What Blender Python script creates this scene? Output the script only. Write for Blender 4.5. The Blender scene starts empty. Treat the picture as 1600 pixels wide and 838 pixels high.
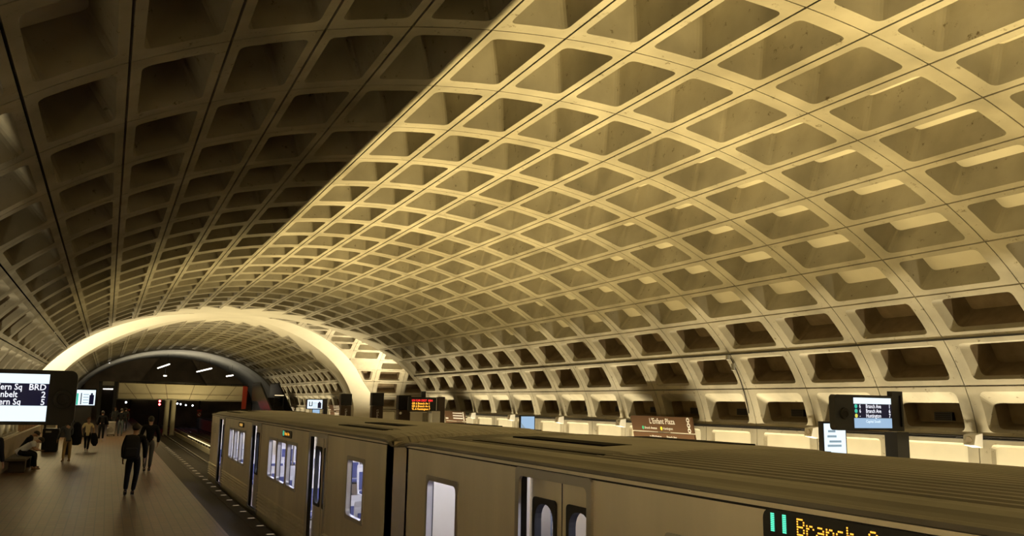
import bpy, bmesh, math, random
from mathutils import Vector, Matrix, Quaternion
from math import sin, cos, pi, radians as R
random.seed(7)
scene = bpy.context.scene
COL = scene.collection

# ---------------------------------------------------------------- camera, exposure, world
YAW, PITCH, ROLL = 0.44522, 0.16261, 0.01735
CAM = Vector((-6.96, 0.0, 2.5))
def cam_axes():
    fw = Vector((sin(YAW)*cos(PITCH), cos(YAW)*cos(PITCH), sin(PITCH)))
    r = Vector((cos(YAW), -sin(YAW), 0)); u = r.cross(fw)
    return cos(ROLL)*r + sin(ROLL)*u, -sin(ROLL)*r + cos(ROLL)*u, fw
cr, cu, cf = cam_axes()
cd = bpy.data.cameras.new('camera'); cam = bpy.data.objects.new('camera', cd); COL.objects.link(cam)
cd.sensor_width = 36; cd.lens = 36*1300.72/1600; cd.clip_start = 0.05; cd.clip_end = 400
cam.matrix_world = Matrix(((cr.x, cu.x, -cf.x, CAM.x), (cr.y, cu.y, -cf.y, CAM.y), (cr.z, cu.z, -cf.z, CAM.z), (0, 0, 0, 1)))
scene.camera = cam
scene.view_settings.view_transform = 'Standard'; scene.view_settings.look = 'None'
scene.view_settings.gamma = 1; scene.view_settings.exposure = 0.0; scene.view_settings.use_curve_mapping = False
w = bpy.data.worlds.new('world'); scene.world = w; w.use_nodes = True
w.node_tree.nodes['Background'].inputs[0].default_value = (0.02, 0.015, 0.01, 1)
w.node_tree.nodes['Background'].inputs[1].default_value = 0.05
WARM = (1.0, 0.785, 0.36)
def area(name, loc, axis, sx, sy, watts, color=WARM, spread=180, long_axis=(0, 1, 0)):
    l = bpy.data.lights.new(name, 'AREA'); l.shape = 'RECTANGLE'; l.size = sx; l.size_y = sy
    l.energy = watts; l.color = color; l.spread = R(spread)
    o = bpy.data.objects.new(name, l); COL.objects.link(o)
    z = -Vector(axis).normalized(); y = Vector(long_axis); y = (y - z*y.dot(z)).normalized(); x = y.cross(z)
    o.matrix_world = Matrix(((x.x, y.x, z.x, loc[0]), (x.y, y.y, z.y, loc[1]), (x.z, y.z, z.z, loc[2]), (0, 0, 0, 1)))
    return o
# lamps in the troughs behind the platform parapets; the parapet lip cuts their light on the far side of the vault
PALE = (1.0, 0.86, 0.56)
area('centre_trough_lamp', (0.30, 12.5, -0.84), (0, 0, 1), 0.05, 53, 5450, spread=136)
area('centre_trough_lamp_far', (0.30, 69, -0.84), (0, 0, 1), 0.05, 44, 1600, spread=150)
area('trough_lamp_right', (10.35, 18, 0.0), (0.06, 0, 1), 0.06, 60, 1500, PALE, spread=80)
area('trough_lamp_left_near', (-10.35, 0, 0.0), (-0.06, 0, 1), 0.06, 26, 950, PALE, spread=60)
area('trough_lamp_left', (-10.35, 30.5, 0.0), (-0.06, 0, 1), 0.06, 35, 330, PALE, spread=60)
area('trough_lamp_far', (10.35, 82, 0.0), (0.0, 0, 1), 0.06, 28, 500, PALE, spread=80)
area('trough_lamp_far_left', (-10.35, 82, 0.0), (0.0, 0, 1), 0.06, 28, 200, PALE, spread=80)
area('passage_lamp_right', (13.2, 57.5, 0.4), (-0.3, 0, 1), 0.5, 13, 2900, PALE, spread=120)
area('passage_lamp_left', (-12.6, 57.5, 0.4), (0.3, 0, 1), 0.5, 13, 3000, PALE, spread=120)
area('end_hall_fill', (0, 104, 3.2), (0, -0.15, 1), 8, 6, 480, (1.0, .86, .6), spread=170)  # unseen uplight added to brighten the far ring and end wall

# ---------------------------------------------------------------- materials
MAT = {}
def mat(name, color, rough=0.6, metal=0.0, noise=0.0, scale=4.0, bump=0.0, emit=None, strength=0.0, spec=0.5, color2=None, stretch=(1, 1, 1), detail=6):
    m = bpy.data.materials.new(name); m.use_nodes = True; nt = m.node_tree
    b = nt.nodes['Principled BSDF']
    b.inputs['Base Color'].default_value = (*color, 1); b.inputs['Roughness'].default_value = rough
    b.inputs['Metallic'].default_value = metal; b.inputs['Specular IOR Level'].default_value = spec
    if noise or bump:
        tc = nt.nodes.new('ShaderNodeTexCoord'); mp = nt.nodes.new('ShaderNodeMapping'); mp.inputs['Scale'].default_value = stretch
        nt.links.new(tc.outputs['Object'], mp.inputs[0])
        n = nt.nodes.new('ShaderNodeTexNoise'); n.inputs['Scale'].default_value = scale; n.inputs['Detail'].default_value = detail
        nt.links.new(mp.outputs[0], n.inputs['Vector'])
        if noise:
            rp = nt.nodes.new('ShaderNodeValToRGB')
            c2 = color2 or tuple(c*(1-noise) for c in color)
            rp.color_ramp.elements[0].position = 0.3; rp.color_ramp.elements[0].color = (*c2, 1)
            rp.color_ramp.elements[1].position = 0.65; rp.color_ramp.elements[1].color = (*color, 1)
            nt.links.new(n.outputs['Fac'], rp.inputs[0]); nt.links.new(rp.outputs[0], b.inputs['Base Color'])
        if bump:
            bp = nt.nodes.new('ShaderNodeBump'); bp.inputs['Strength'].default_value = bump; bp.inputs['Distance'].default_value = 0.02
            nt.links.new(n.outputs['Fac'], bp.inputs['Height']); nt.links.new(bp.outputs[0], b.inputs['Normal'])
    if emit:
        b.inputs['Emission Color'].default_value = (*emit, 1); b.inputs['Emission Strength'].default_value = strength
    MAT[name] = m; return m
mat('concrete', (0.36, 0.325, 0.245), 0.85, noise=0.30, scale=1.1, bump=0.25, spec=0.2)
# dark specks and streaks of dirt on the vault concrete
def concrete_dirt(m):
    nt = m.node_tree; b = nt.nodes['Principled BSDF']; src = b.inputs['Base Color'].links[0].from_socket
    tc = nt.nodes.new('ShaderNodeTexCoord')
    n2 = nt.nodes.new('ShaderNodeTexNoise'); n2.inputs['Scale'].default_value = 5.0; n2.inputs['Detail'].default_value = 10; n2.inputs['Roughness'].default_value = 0.75
    n3 = nt.nodes.new('ShaderNodeTexNoise'); n3.inputs['Scale'].default_value = 0.35; n3.inputs['Detail'].default_value = 3
    for n in (n2, n3): nt.links.new(tc.outputs['Object'], n.inputs['Vector'])
    r2 = nt.nodes.new('ShaderNodeValToRGB'); r2.color_ramp.elements[0].position = 0.33; r2.color_ramp.elements[0].color = (0.35, 0.3, 0.22, 1)
    r2.color_ramp.elements[1].position = 0.40; r2.color_ramp.elements[1].color = (1, 1, 1, 1)
    r3 = nt.nodes.new('ShaderNodeValToRGB'); r3.color_ramp.elements[0].position = 0.3; r3.color_ramp.elements[0].color = (0.72, 0.70, 0.65, 1)
    r3.color_ramp.elements[1].position = 0.6; r3.color_ramp.elements[1].color = (1, 1, 1, 1)
    nt.links.new(n2.outputs['Fac'], r2.inputs[0]); nt.links.new(n3.outputs['Fac'], r3.inputs[0])
    cur = src
    for r in (r2, r3):
        mx = nt.nodes.new('ShaderNodeMix'); mx.data_type = 'RGBA'; mx.blend_type = 'MULTIPLY'; mx.inputs[0].default_value = 1.0
        nt.links.new(cur, mx.inputs[6]); nt.links.new(r.outputs[0], mx.inputs[7]); cur = mx.outputs[2]
    nt.links.new(cur, b.inputs['Base Color'])
concrete_dirt(MAT['concrete'])
mat('smooth_concrete', (0.50, 0.46, 0.36), 0.8, noise=0.1, scale=0.6, spec=0.2)
mat('ring_concrete', (0.36, 0.355, 0.32), 0.8, noise=0.25, scale=0.5, spec=0.2)
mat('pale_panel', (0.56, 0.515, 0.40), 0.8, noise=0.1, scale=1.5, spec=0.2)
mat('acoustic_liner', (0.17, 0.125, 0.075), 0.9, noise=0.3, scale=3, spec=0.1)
mat('dark_wall', (0.26, 0.195, 0.12), 0.8, noise=0.3, scale=0.7, spec=0.2)
mat('black_gap', (0.015, 0.012, 0.01), 0.9, spec=0.1)
mat('granite_dark', (0.10, 0.085, 0.07), 0.7, noise=0.3, scale=40, spec=0.3)
mat('granite_light', (0.36, 0.31, 0.25), 0.6, noise=0.25, scale=60, spec=0.3)
mat('track_bed', (0.05, 0.042, 0.035), 0.9, noise=0.5, scale=6, bump=0.4)
mat('rail_steel', (0.45, 0.42, 0.40), 0.25, metal=1.0)
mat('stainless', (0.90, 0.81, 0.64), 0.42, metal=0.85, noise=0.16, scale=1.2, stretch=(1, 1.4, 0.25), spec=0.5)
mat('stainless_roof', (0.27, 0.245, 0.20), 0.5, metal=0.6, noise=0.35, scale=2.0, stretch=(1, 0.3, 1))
mat('brushed_trim', (0.58, 0.54, 0.48), 0.3, metal=0.9, noise=0.1, scale=3)
mat('bellows_grey', (0.42, 0.41, 0.46), 0.6)
mat('rubber', (0.015, 0.013, 0.012), 0.7)
mat('black_metal', (0.012, 0.011, 0.011), 0.35, spec=0.4)
mat('bronze', (0.055, 0.032, 0.018), 0.45, spec=0.4)
mat('sign_brown', (0.10, 0.052, 0.025), 0.5, spec=0.3)
mat('bridge_paint', (0.78, 0.71, 0.54), 0.6, noise=0.1, scale=1.0)
mat('white_paint', (0.75, 0.73, 0.68), 0.5)
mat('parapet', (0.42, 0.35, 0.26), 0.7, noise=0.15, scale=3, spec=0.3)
mat('interior_wall', (0.72, 0.72, 0.76), 0.5)
mat('seat_shell', (0.78, 0.74, 0.68), 0.5)
mat('seat_blue', (0.09, 0.10, 0.24), 0.7)
mat('interior_floor', (0.25, 0.2, 0.2), 0.7)
mat('lamp_cool', (1, 1, 1), 0.5, emit=(0.72, 0.78, 1.0), strength=16.0)
mat('lamp_white', (1, 1, 1), 0.5, emit=(1.0, 0.93, 0.8), strength=4.0)
mat('lamp_warm', (1, 0.9, 0.7), 0.5, emit=(1.0, 0.8, 0.45), strength=1.6)
mat('edge_lens', (0.8, 0.75, 0.65), 0.3, emit=(1.0, 0.8, 0.55), strength=0.30)
mat('screen_white', (0.02, 0.02, 0.02), 0.4, emit=(0.80, 0.93, 1.0), strength=1.15)
mat('screen_pale', (0.02, 0.02, 0.02), 0.4, emit=(0.45, 0.68, 0.95), strength=0.75)
mat('screen_navy', (0.004, 0.005, 0.02), 0.3, emit=(0.006, 0.007, 0.035), strength=0.6)
mat('screen_text', (0.02, 0.02, 0.02), 0.4, emit=(0.9, 0.92, 1.0), strength=1.2)
mat('screen_grey', (0.02, 0.02, 0.02), 0.4, emit=(0.35, 0.5, 0.6), strength=0.7)
mat('screen_green', (0.02, 0.02, 0.02), 0.4, emit=(0.05, 0.62, 0.42), strength=0.9)
mat('screen_yellow', (0.02, 0.02, 0.02), 0.4, emit=(0.85, 0.8, 0.12), strength=0.9)
mat('screen_blue', (0.02, 0.02, 0.02), 0.4, emit=(0.10, 0.16, 0.75), strength=0.8)
mat('led_amber', (0.02, 0.01, 0), 0.4, emit=(1.0, 0.42, 0.04), strength=2.2)
mat('led_dim', (0.3, 0.15, 0.02), 0.4, emit=(1.0, 0.55, 0.12), strength=0.5)
mat('led_red', (0.02, 0, 0), 0.4, emit=(1.0, 0.03, 0.03), strength=1.8)
mat('led_green', (0, 0.02, 0), 0.4, emit=(0.1, 0.85, 0.5), strength=1.5)
mat('signal_red', (0.1, 0, 0), 0.4, emit=(1.0, 0.02, 0.02), strength=80.0)
mat('red_banner', (0.55, 0.06, 0.03), 0.6)
mat('line_green', (0.05, 0.45, 0.25), 0.5)
mat('line_yellow', (0.8, 0.65, 0.05), 0.5)
def glass(name, tint, mixf):
    m = bpy.data.materials.new(name); m.use_nodes = True; nt = m.node_tree; nt.nodes.clear()
    o = nt.nodes.new('ShaderNodeOutputMaterial'); t = nt.nodes.new('ShaderNodeBsdfTransparent'); g = nt.nodes.new('ShaderNodeBsdfGlossy'); x = nt.nodes.new('ShaderNodeMixShader')
    t.inputs[0].default_value = (*tint, 1); g.inputs['Roughness'].default_value = 0.05; x.inputs[0].default_value = mixf
    nt.links.new(t.outputs[0], x.inputs[1]); nt.links.new(g.outputs[0], x.inputs[2]); nt.links.new(x.outputs[0], o.inputs[0]); MAT[name] = m
glass('window_glass', (0.86, 0.88, 0.94), 0.10)
# platform pavers: brick pattern of reddish brown quarry tiles
def paver():
    m = mat('pavers', (0.30, 0.19, 0.11), 0.34, spec=0.28); nt = m.node_tree; b = nt.nodes['Principled BSDF']
    tc = nt.nodes.new('ShaderNodeTexCoord'); mp = nt.nodes.new('ShaderNodeMapping'); mp.inputs['Rotation'].default_value = (0, 0, pi/2)
    br = nt.nodes.new('ShaderNodeTexBrick'); br.inputs['Scale'].default_value = 1.0
    br.inputs['Brick Width'].default_value = 0.34; br.inputs['Row Height'].default_value = 0.17; br.inputs['Mortar Size'].default_value = 0.012
    br.inputs['Color1'].default_value = (0.20, 0.115, 0.058, 1); br.inputs['Color2'].default_value = (0.155, 0.086, 0.043, 1); br.inputs['Mortar'].default_value = (0.07, 0.048, 0.032, 1)
    n = nt.nodes.new('ShaderNodeTexNoise'); n.inputs['Scale'].default_value = 0.8; n.inputs['Detail'].default_value = 5
    mx = nt.nodes.new('ShaderNodeMix'); mx.data_type = 'RGBA'; mx.blend_type = 'MULTIPLY'; mx.inputs[0].default_value = 0.5
    nt.links.new(tc.outputs['Object'], mp.inputs[0]); nt.links.new(mp.outputs[0], br.inputs['Vector']); nt.links.new(tc.outputs['Object'], n.inputs['Vector'])
    nt.links.new(br.outputs['Color'], mx.inputs[6]); nt.links.new(n.outputs['Color'], mx.inputs[7]); nt.links.new(mx.outputs[2], b.inputs['Base Color'])
paver()

# ---------------------------------------------------------------- mesh helpers
class MB:
    def __init__(s): s.v = []; s.f = []; s.m = []; s.cm = 0
    def add(s, verts, faces):
        o = len(s.v); s.v += [tuple(p) for p in verts]
        for f in faces: s.f.append(tuple(o+i for i in f)); s.m.append(s.cm)
        return s
    def quad(s, a, b, c, d): return s.add([a, b, c, d], [(0, 1, 2, 3)])
    def box(s, x0, x1, y0, y1, z0, z1):
        v = [(x, y, z) for x in (x0, x1) for y in (y0, y1) for z in (z0, z1)]
        return s.add(v, [(0, 1, 3, 2), (4, 6, 7, 5), (0, 4, 5, 1), (2, 3, 7, 6), (0, 2, 6, 4), (1, 5, 7, 3)])
    def bbox(s, x0, x1, y0, y1, z0, z1, b=0.02):          # box with chamfered vertical and top edges
        def ring(i, z): return [(x0+i+b, y0+i, z), (x1-i-b, y0+i, z), (x1-i, y0+i+b, z), (x1-i, y1-i-b, z), (x1-i-b, y1-i, z), (x0+i+b, y1-i, z), (x0+i, y1-i-b, z), (x0+i, y0+i+b, z)]
        return s.loft([ring(b, z0), ring(0, z0+b), ring(0, z1-b), ring(b, z1)], True, True)
    def loft(s, rings, cap0=False, cap1=False, closed=True):
        n = len(rings[0]); v = [p for r in rings for p in r]; f = []
        for k in range(len(rings)-1):
            for i in range(n if closed else n-1):
                j = (i+1) % n; f.append((k*n+i, k*n+j, (k+1)*n+j, (k+1)*n+i))
        if cap0: f.append(tuple(range(n))[::-1])
        if cap1: f.append(tuple(range((len(rings)-1)*n, len(rings)*n)))
        return s.add(v, f)
    def prism(s, poly, axis, a, b):                         # polygon of 2-D points extruded along an axis
        def P(p, t): return {'x': (t, p[0], p[1]), 'y': (p[0], t, p[1]), 'z': (p[0], p[1], t)}[axis]
        return s.loft([[P(p, a) for p in poly], [P(p, b) for p in poly]], True, True)
    def tube(s, pts, r, n=8, caps=True):
        pts = [Vector(p) for p in pts]; rs = r if isinstance(r, (list, tuple)) else [r]*len(pts); rings = []
        up = None
        for i, p in enumerate(pts):
            t = (pts[min(i+1, len(pts)-1)] - pts[max(i-1, 0)]).normalized()
            if up is None: up = Vector((0, 0, 1)) if abs(t.z) < .9 else Vector((1, 0, 0))
            a = t.cross(up).normalized(); c = a.cross(t); up = c
            rings.append([p + rs[i]*(cos(2*pi*k/n)*a + sin(2*pi*k/n)*c) for k in range(n)])
        return s.loft(rings, caps, caps)
    def lathe(s, prof, c=(0, 0, 0), n=20, axis='z'):        # profile of (radius, height)
        rings = []
        for r, h in prof:
            ring = []
            for k in range(n):
                a = 2*pi*k/n; p = (r*cos(a), r*sin(a), h)
                if axis == 'x': p = (h, r*cos(a), r*sin(a))
                if axis == 'y': p = (r*sin(a), h, r*cos(a))
                ring.append((c[0]+p[0], c[1]+p[1], c[2]+p[2]))
            rings.append(ring)
        return s.loft(rings, True, True)
    def build(s, name, m, parent=None, smooth=False, kind=None):
        me = bpy.data.meshes.new(name); me.from_pydata(s.v, [], s.f)
        for mm in (m if isinstance(m, (list, tuple)) else [m]): me.materials.append(MAT[mm])
        me.polygons.foreach_set('material_index', s.m)
        if smooth: me.polygons.foreach_set('use_smooth', [True]*len(s.f))
        me.validate(); me.update()
        if s.v and not smooth is None:
            bm = bmesh.new(); bm.from_mesh(me); bmesh.ops.recalc_face_normals(bm, faces=bm.faces) if len(s.f) < 20000 else None; bm.to_mesh(me); bm.free()
        o = bpy.data.objects.new(name, me); COL.objects.link(o)
        if parent is not None: o.parent = parent
        if kind: o['kind'] = kind
        return o
def thing(name, label, cat, loc=(0, 0, 0), rotz=0.0, group=None):
    o = bpy.data.objects.new(name, None); COL.objects.link(o); o.empty_display_size = 0.2
    o.location = loc; o.rotation_euler = (0, 0, rotz); o['label'] = label; o['category'] = cat
    if group: o['group'] = group
    return o
def tag(o, label, cat, group=None):
    o['label'] = label; o['category'] = cat
    if group: o['group'] = group
    return o
def kids(o): return [c for c in bpy.data.objects if c.parent == o]
def copy_tree(o, parent=None, loc=None, label=None):
    ch = kids(o); c = o.copy(); COL.objects.link(c)
    if parent is not None: c.parent = parent
    if loc is not None: c.location = loc
    if label: c['label'] = label
    for k in ch: copy_tree(k, c)
    return c
def text_mesh(name, s, size, m, parent, origin, right, up, align='LEFT', depth=0.0, bold=False, sx=1.0):
    cu_ = bpy.data.curves.new(name, 'FONT'); cu_.body = s; cu_.size = size; cu_.align_x = align; cu_.align_y = 'CENTER'; cu_.resolution_u = 2
    cu_.extrude = depth; cu_.offset = 0.012*size if bold else 0
    to = bpy.data.objects.new(name+'_c', cu_); COL.objects.link(to)
    bpy.context.view_layer.update()
    me = bpy.data.meshes.new_from_object(to.evaluated_get(bpy.context.evaluated_depsgraph_get()))
    bpy.data.objects.remove(to); bpy.data.curves.remove(cu_)
    right = Vector(right).normalized(); up = Vector(up).normalized(); n = right.cross(up)
    me.transform(Matrix(((right.x*sx, up.x, n.x, origin[0]), (right.y*sx, up.y, n.y, origin[1]), (right.z*sx, up.z, n.z, origin[2]), (0, 0, 0, 1))))
    me.materials.clear(); me.materials.append(MAT[m]); me.name = name
    o = bpy.data.objects.new(name, me); COL.objects.link(o)
    if parent is not None: o.parent = parent
    return o
def rounded(x0, x1, z0, z1, r, n=5):
    out = []
    for cx, cz, a0 in ((x1-r, z1-r, 0), (x0+r, z1-r, pi/2), (x0+r, z0+r, pi), (x1-r, z0+r, 1.5*pi)):
        for k in range(n+1):
            a = a0 + k*pi/2/n; out.append((cx+r*cos(a), cz+r*sin(a)))
    return out

# ---------------------------------------------------------------- the vault
S = 2.4; CROWN = 7.978; YC = 57.5; GR = 0.8
K0, K2, K4, LP = 0.0692987, 0.0199055, 0.0251801, 0.50675*S
_tab = [(0.0, 0.0, 0.0)]; N_ = 100
for i_ in range(1, 11*N_+1):
    s_ = (i_-0.5)/N_; ph_ = K0*s_ + K2*s_**3/100 + K4*s_**5/1e4
    x_, z_, _ = _tab[-1]; s1 = i_/N_
    _tab.append((x_+cos(ph_)*LP/N_, z_-sin(ph_)*LP/N_, K0*s1+K2*s1**3/100+K4*s1**5/1e4))
def prof(o):
    a = abs(o); sg = 1 if o >= 0 else -1
    if a >= 11:
        x, z, ph = _tab[-1]; t = (a-11); return sg*(x-0.02*t), CROWN+z-1.21*t, sg*sin(pi/2), cos(pi/2)
    i = int(a*N_); f = a*N_-i; p = _tab[i]; q = _tab[min(i+1, 11*N_)]
    x, z, ph = (p[k]*(1-f)+q[k]*f for k in range(3))
    return sg*x, CROWN+z, sg*sin(ph), cos(ph)
def main_map(y, o, d):
    x, z, nx, nz = prof(o); return (x+nx*d, y, z+nz*d)
def cross_map(sign):
    def f(a, o, d):
        x, z, nx, nz = prof(o); return (sign*a, YC+GR*(x+nx*d), z+nz*d)
    return f
def clip(poly, a, b, c):                                   # keep a*y + b*o <= c
    out = []
    for i in range(len(poly)):
        p, q = poly[i], poly[(i+1) % len(poly)]; dp = a*p[0]+b*p[1]-c; dq = a*q[0]+b*q[1]-c
        if dp <= 1e-9: out.append(p)
        if dp*dq < -1e-12: t = dp/(dp-dq); out.append((p[0]+(q[0]-p[0])*t, p[1]+(q[1]-p[1])*t))
    r = []
    for p in out:
        if not r or math.hypot(p[0]-r[-1][0], p[1]-r[-1][1]) > 1e-4: r.append(p)
    if len(r) > 1 and math.hypot(r[0][0]-r[-1][0], r[0][1]-r[-1][1]) < 1e-4: r.pop()
    return r
def area2(p): return sum(p[i][0]*p[(i+1) % len(p)][1]-p[(i+1) % len(p)][0]*p[i][1] for i in range(len(p)))/2
def inset(poly, dist):                                     # dist(edge direction in metres) -> inset in metres; y in m, o in LP
    P = [(p[0], p[1]*LP) for p in poly]; n = len(P); lines = []
    for i in range(n):
        p, q = P[i], P[(i+1) % n]; dx, dz = q[0]-p[0], q[1]-p[1]; l = math.hypot(dx, dz)
        nx, nz = -dz/l, dx/l; d = dist(i, dx/l, dz/l); lines.append((nx, nz, nx*p[0]+nz*p[1]+d))
    out = []
    for i in range(n):
        a, b = lines[i-1], lines[i]; det = a[0]*b[1]-a[1]*b[0]
        if abs(det) < 1e-6: return None
        out.append(((a[2]*b[1]-a[1]*b[2])/det, (a[0]*b[2]-a[2]*b[0])/det))
    for i in range(n):                                     # every edge must keep its direction
        e = (out[(i+1) % n][0]-out[i][0], out[(i+1) % n][1]-out[i][1]); f = (P[(i+1) % n][0]-P[i][0], P[(i+1) % n][1]-P[i][1])
        if e[0]*f[0]+e[1]*f[1] <= 0.02: return None
    return [(p[0], p[1]/LP) for p in out]
def round_loop(poly, r, nc, ne):
    """points of a rounded polygon, and for each the matching (edge, fraction) or corner index on the outer polygon"""
    P = [(p[0], p[1]*LP) for p in poly]; n = len(P); pts = []; tags = []
    cut = []
    for i in range(n):
        l1 = math.dist(P[i], P[i-1]); l2 = math.dist(P[i], P[(i+1) % n]); cut.append(min(r, 0.4*l1, 0.4*l2))
    def along(p, q, t): l = math.dist(p, q); return (p[0]+(q[0]-p[0])*t/l, p[1]+(q[1]-p[1])*t/l)
    for i in range(n):
        a = along(P[i], P[i-1], cut[i]); b = along(P[i], P[(i+1) % n], cut[i])
        for k in range(nc+1):
            t = k/nc; x = [(1-t)**2*a[j]+2*t*(1-t)*P[i][j]+t*t*b[j] for j in (0, 1)]
            pts.append((x[0], x[1]/LP)); tags.append((i, 0.0))
        e = along(P[(i+1) % n], P[i], cut[(i+1) % n])
        for k in range(1, ne):
            t = k/ne; pts.append((b[0]+(e[0]-b[0])*t, (b[1]+(e[1]-b[1])*t)/LP)); tags.append((i, t))
    return pts, tags
RY, RS = 0.28, 0.15
def cell(mb, fmap, poly, depth=0.6, top_taper=0.08, taper=0.08, ry=RY, rs=RS, diag=0.16, rad=0.13, bev=None, liner=False):
    if area2(poly) < 0: poly = poly[::-1]
    outer = inset(poly, lambda i, dx, dz: 0.018 if abs(dx) > .999 else 0.012)
    if outer is None: outer = poly
    def dist(i, dx, dz): return rs if abs(dx) > 0.999 else ry if abs(dz) > 0.999 else diag
    inner = inset(poly, dist)
    ok = inner is not None and len(poly) >= 3 and abs(area2(inner))*LP > 0.10
    if not ok:
        big = max(p[1] for p in poly)-min(p[1] for p in poly)
        loop, tg = round_loop(outer, 0.001, 1, 4); base = [fmap(p[0], p[1], 0) for p in loop]; sk = [fmap(p[0], p[1], .08) for p in loop]
        n = len(base); mb.add(base+sk, [tuple(range(n))]+[(i, (i+1) % n, n+(i+1) % n, n+i) for i in range(n)]); return True
    loop, tg = round_loop(inner, rad, 4, 4)
    out = []
    for (i, t) in tg:
        p, q = outer[i], outer[(i+1) % len(outer)]; out.append((p[0]+(q[0]-p[0])*t, p[1]+(q[1]-p[1])*t))
    n = len(loop)
    so = min(p[1] for p in inner), max(p[1] for p in inner); sy = min(p[0] for p in inner), max(p[0] for p in inner)
    up = -1 if (so[0]+so[1]) > 0 else 1                    # which o side points to the crown
    def shrink(pts, side, top, bottom):
        y0, y1 = min(p[0] for p in pts), max(p[0] for p in pts); a, b = min(p[1] for p in pts), max(p[1] for p in pts); ly = y1-y0; lo = b-a
        t = min(side, 0.2*ly); tt = min(top, 0.6*lo*LP)/LP; tb = min(bottom, 0.2*lo*LP)/LP
        lo0, lo1 = (a+tt, b-tb) if up < 0 else (a+tb, b-tt)
        return [(y0+t+(p[0]-y0)*(ly-2*t)/ly, lo0+(p[1]-a)*(lo1-lo0)/lo) for p in pts]
    mid = shrink(loop, bev[1], bev[0], 0.02) if bev else None
    bk = shrink(mid or loop, taper, top_taper, taper)
    skirt = [fmap(p[0], p[1], .09) for p in out]; face = [fmap(p[0], p[1], 0) for p in out]
    lip = [fmap(p[0], p[1], 0) for p in loop]; deep = [fmap(p[0], p[1], depth) for p in bk]
    v = skirt+face+lip+([fmap(p[0], p[1], bev[2]) for p in mid] if bev else [])+deep; f = []; nl = len(v)//n
    for r in range(nl-1):
        for i in range(n):
            j = (i+1) % n
            a, b, c, d = r*n+i, r*n+j, (r+1)*n+j, (r+1)*n+i
            if Vector(v[a]) == Vector(v[b]): f.append((a, c, d)) if r == 1 else None
            else: f.append((a, b, c, d))
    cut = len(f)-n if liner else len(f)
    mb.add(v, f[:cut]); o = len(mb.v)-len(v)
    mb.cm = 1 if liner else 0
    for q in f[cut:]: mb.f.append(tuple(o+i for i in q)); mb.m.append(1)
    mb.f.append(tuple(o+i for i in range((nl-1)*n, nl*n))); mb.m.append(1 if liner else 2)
    mb.cm = 0; return True
def row_style(k):                                          # k = row index 0..11 counted from the crown
    if k >= 11: return dict(depth=0.09, top_taper=0.05, taper=0.05, rs=0.12)
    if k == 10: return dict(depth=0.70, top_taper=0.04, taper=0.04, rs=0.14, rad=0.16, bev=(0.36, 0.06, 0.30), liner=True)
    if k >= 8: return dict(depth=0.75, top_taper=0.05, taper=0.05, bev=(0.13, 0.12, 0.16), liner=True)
    return dict(depth=(0.80, 0.78, 0.74, 0.68, 0.64, 0.60, 0.58, 0.56)[k], top_taper=0.06, taper=0.06)
def skip(mb, fmap, a0, a1, o0, o1, fa=None, fb=None, na=6, no=4):
    """plain strip between two curves a = fa(o), a = fb(o)"""
    rings = []
    for j in range(no+1):
        o = o0+(o1-o0)*j/no; s, e = fa(o), fb(o); rings.append([fmap(s+(e-s)*i/na, o, 0) for i in range(na+1)])
    mb.loft(rings, closed=False)
Y0 = 5.514
def near_edge(o): return 53.0-0.042*prof(o)[0]**2
def far_edge(o): return min(61.0+0.10*prof(o)[0]**2, 67.6)
def groin(o, sgn): return YC+sgn*GR*abs(prof(o)[0])
near = MB(); far = MB(); band = MB()
for k in range(-12, 12):
    o0, o1 = k, k+1; st = row_style(k if k >= 0 else -k-1)
    # the rows end in slanting teeth towards the groin
    kk = k if k >= 0 else -k-1; G = lambda i: Y0+2.4*i
    nt = (G(19), G(19)+2.0-.1*kk) if kk <= 4 else (G(18), G(18)+2.3-.2*(kk-5)) if kk <= 7 else None
    ft = (G(24), G(24)-2.0+.1*kk) if kk <= 2 else (G(25), G(25)-2.4) if kk <= 4 else (G(26), G(26)-2.3) if kk <= 6 else None
    def row_edges(tooth, fn):
        if tooth is None: return fn(o0), fn(o1)
        return (tooth[1], tooth[0]) if k >= 0 else (tooth[0], tooth[1])
    # near part of the nave
    y = Y0-2.4*8
    while y < 53:
        poly = [(y, o0), (y+2.4, o0), (y+2.4, o1), (y, o1)]
        e0, e1 = row_edges(nt, near_edge); dy = (e1-e0)
        poly = clip(poly, 1.0, -dy, e0-dy*o0)
        if len(poly) >= 3 and abs(area2(poly)) > 0.03: cell(near, main_map, poly, **st)
        y += 2.4
    e0, e1 = row_edges(nt, near_edge)
    skip(band, main_map, 0, 0, o0, o1, lambda o: e0+(e1-e0)*(o-o0), lambda o: groin(o, -1))
    # far part
    y = Y0+2.4*22
    while y < 97:
        poly = [(y, o0), (y+2.4, o0), (y+2.4, o1), (y, o1)]
        f0, f1 = row_edges(ft, far_edge); dy = f1-f0
        poly = clip(poly, -1.0, dy, -(f0-dy*o0))
        if len(poly) >= 3 and abs(area2(poly)) > 0.03: cell(far, main_map, poly, **st)
        y += 2.4
    f0, f1 = row_edges(ft, far_edge)
    skip(band, main_map, 0, 0, o0, o1, lambda o: groin(o, 1), lambda o: f0+(f1-f0)*(o-o0))
YEND = Y0+2.4*39
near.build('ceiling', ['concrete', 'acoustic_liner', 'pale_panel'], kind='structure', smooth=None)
far.build('ceiling', ['concrete', 'acoustic_liner', 'pale_panel'], kind='structure', smooth=None)
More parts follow.
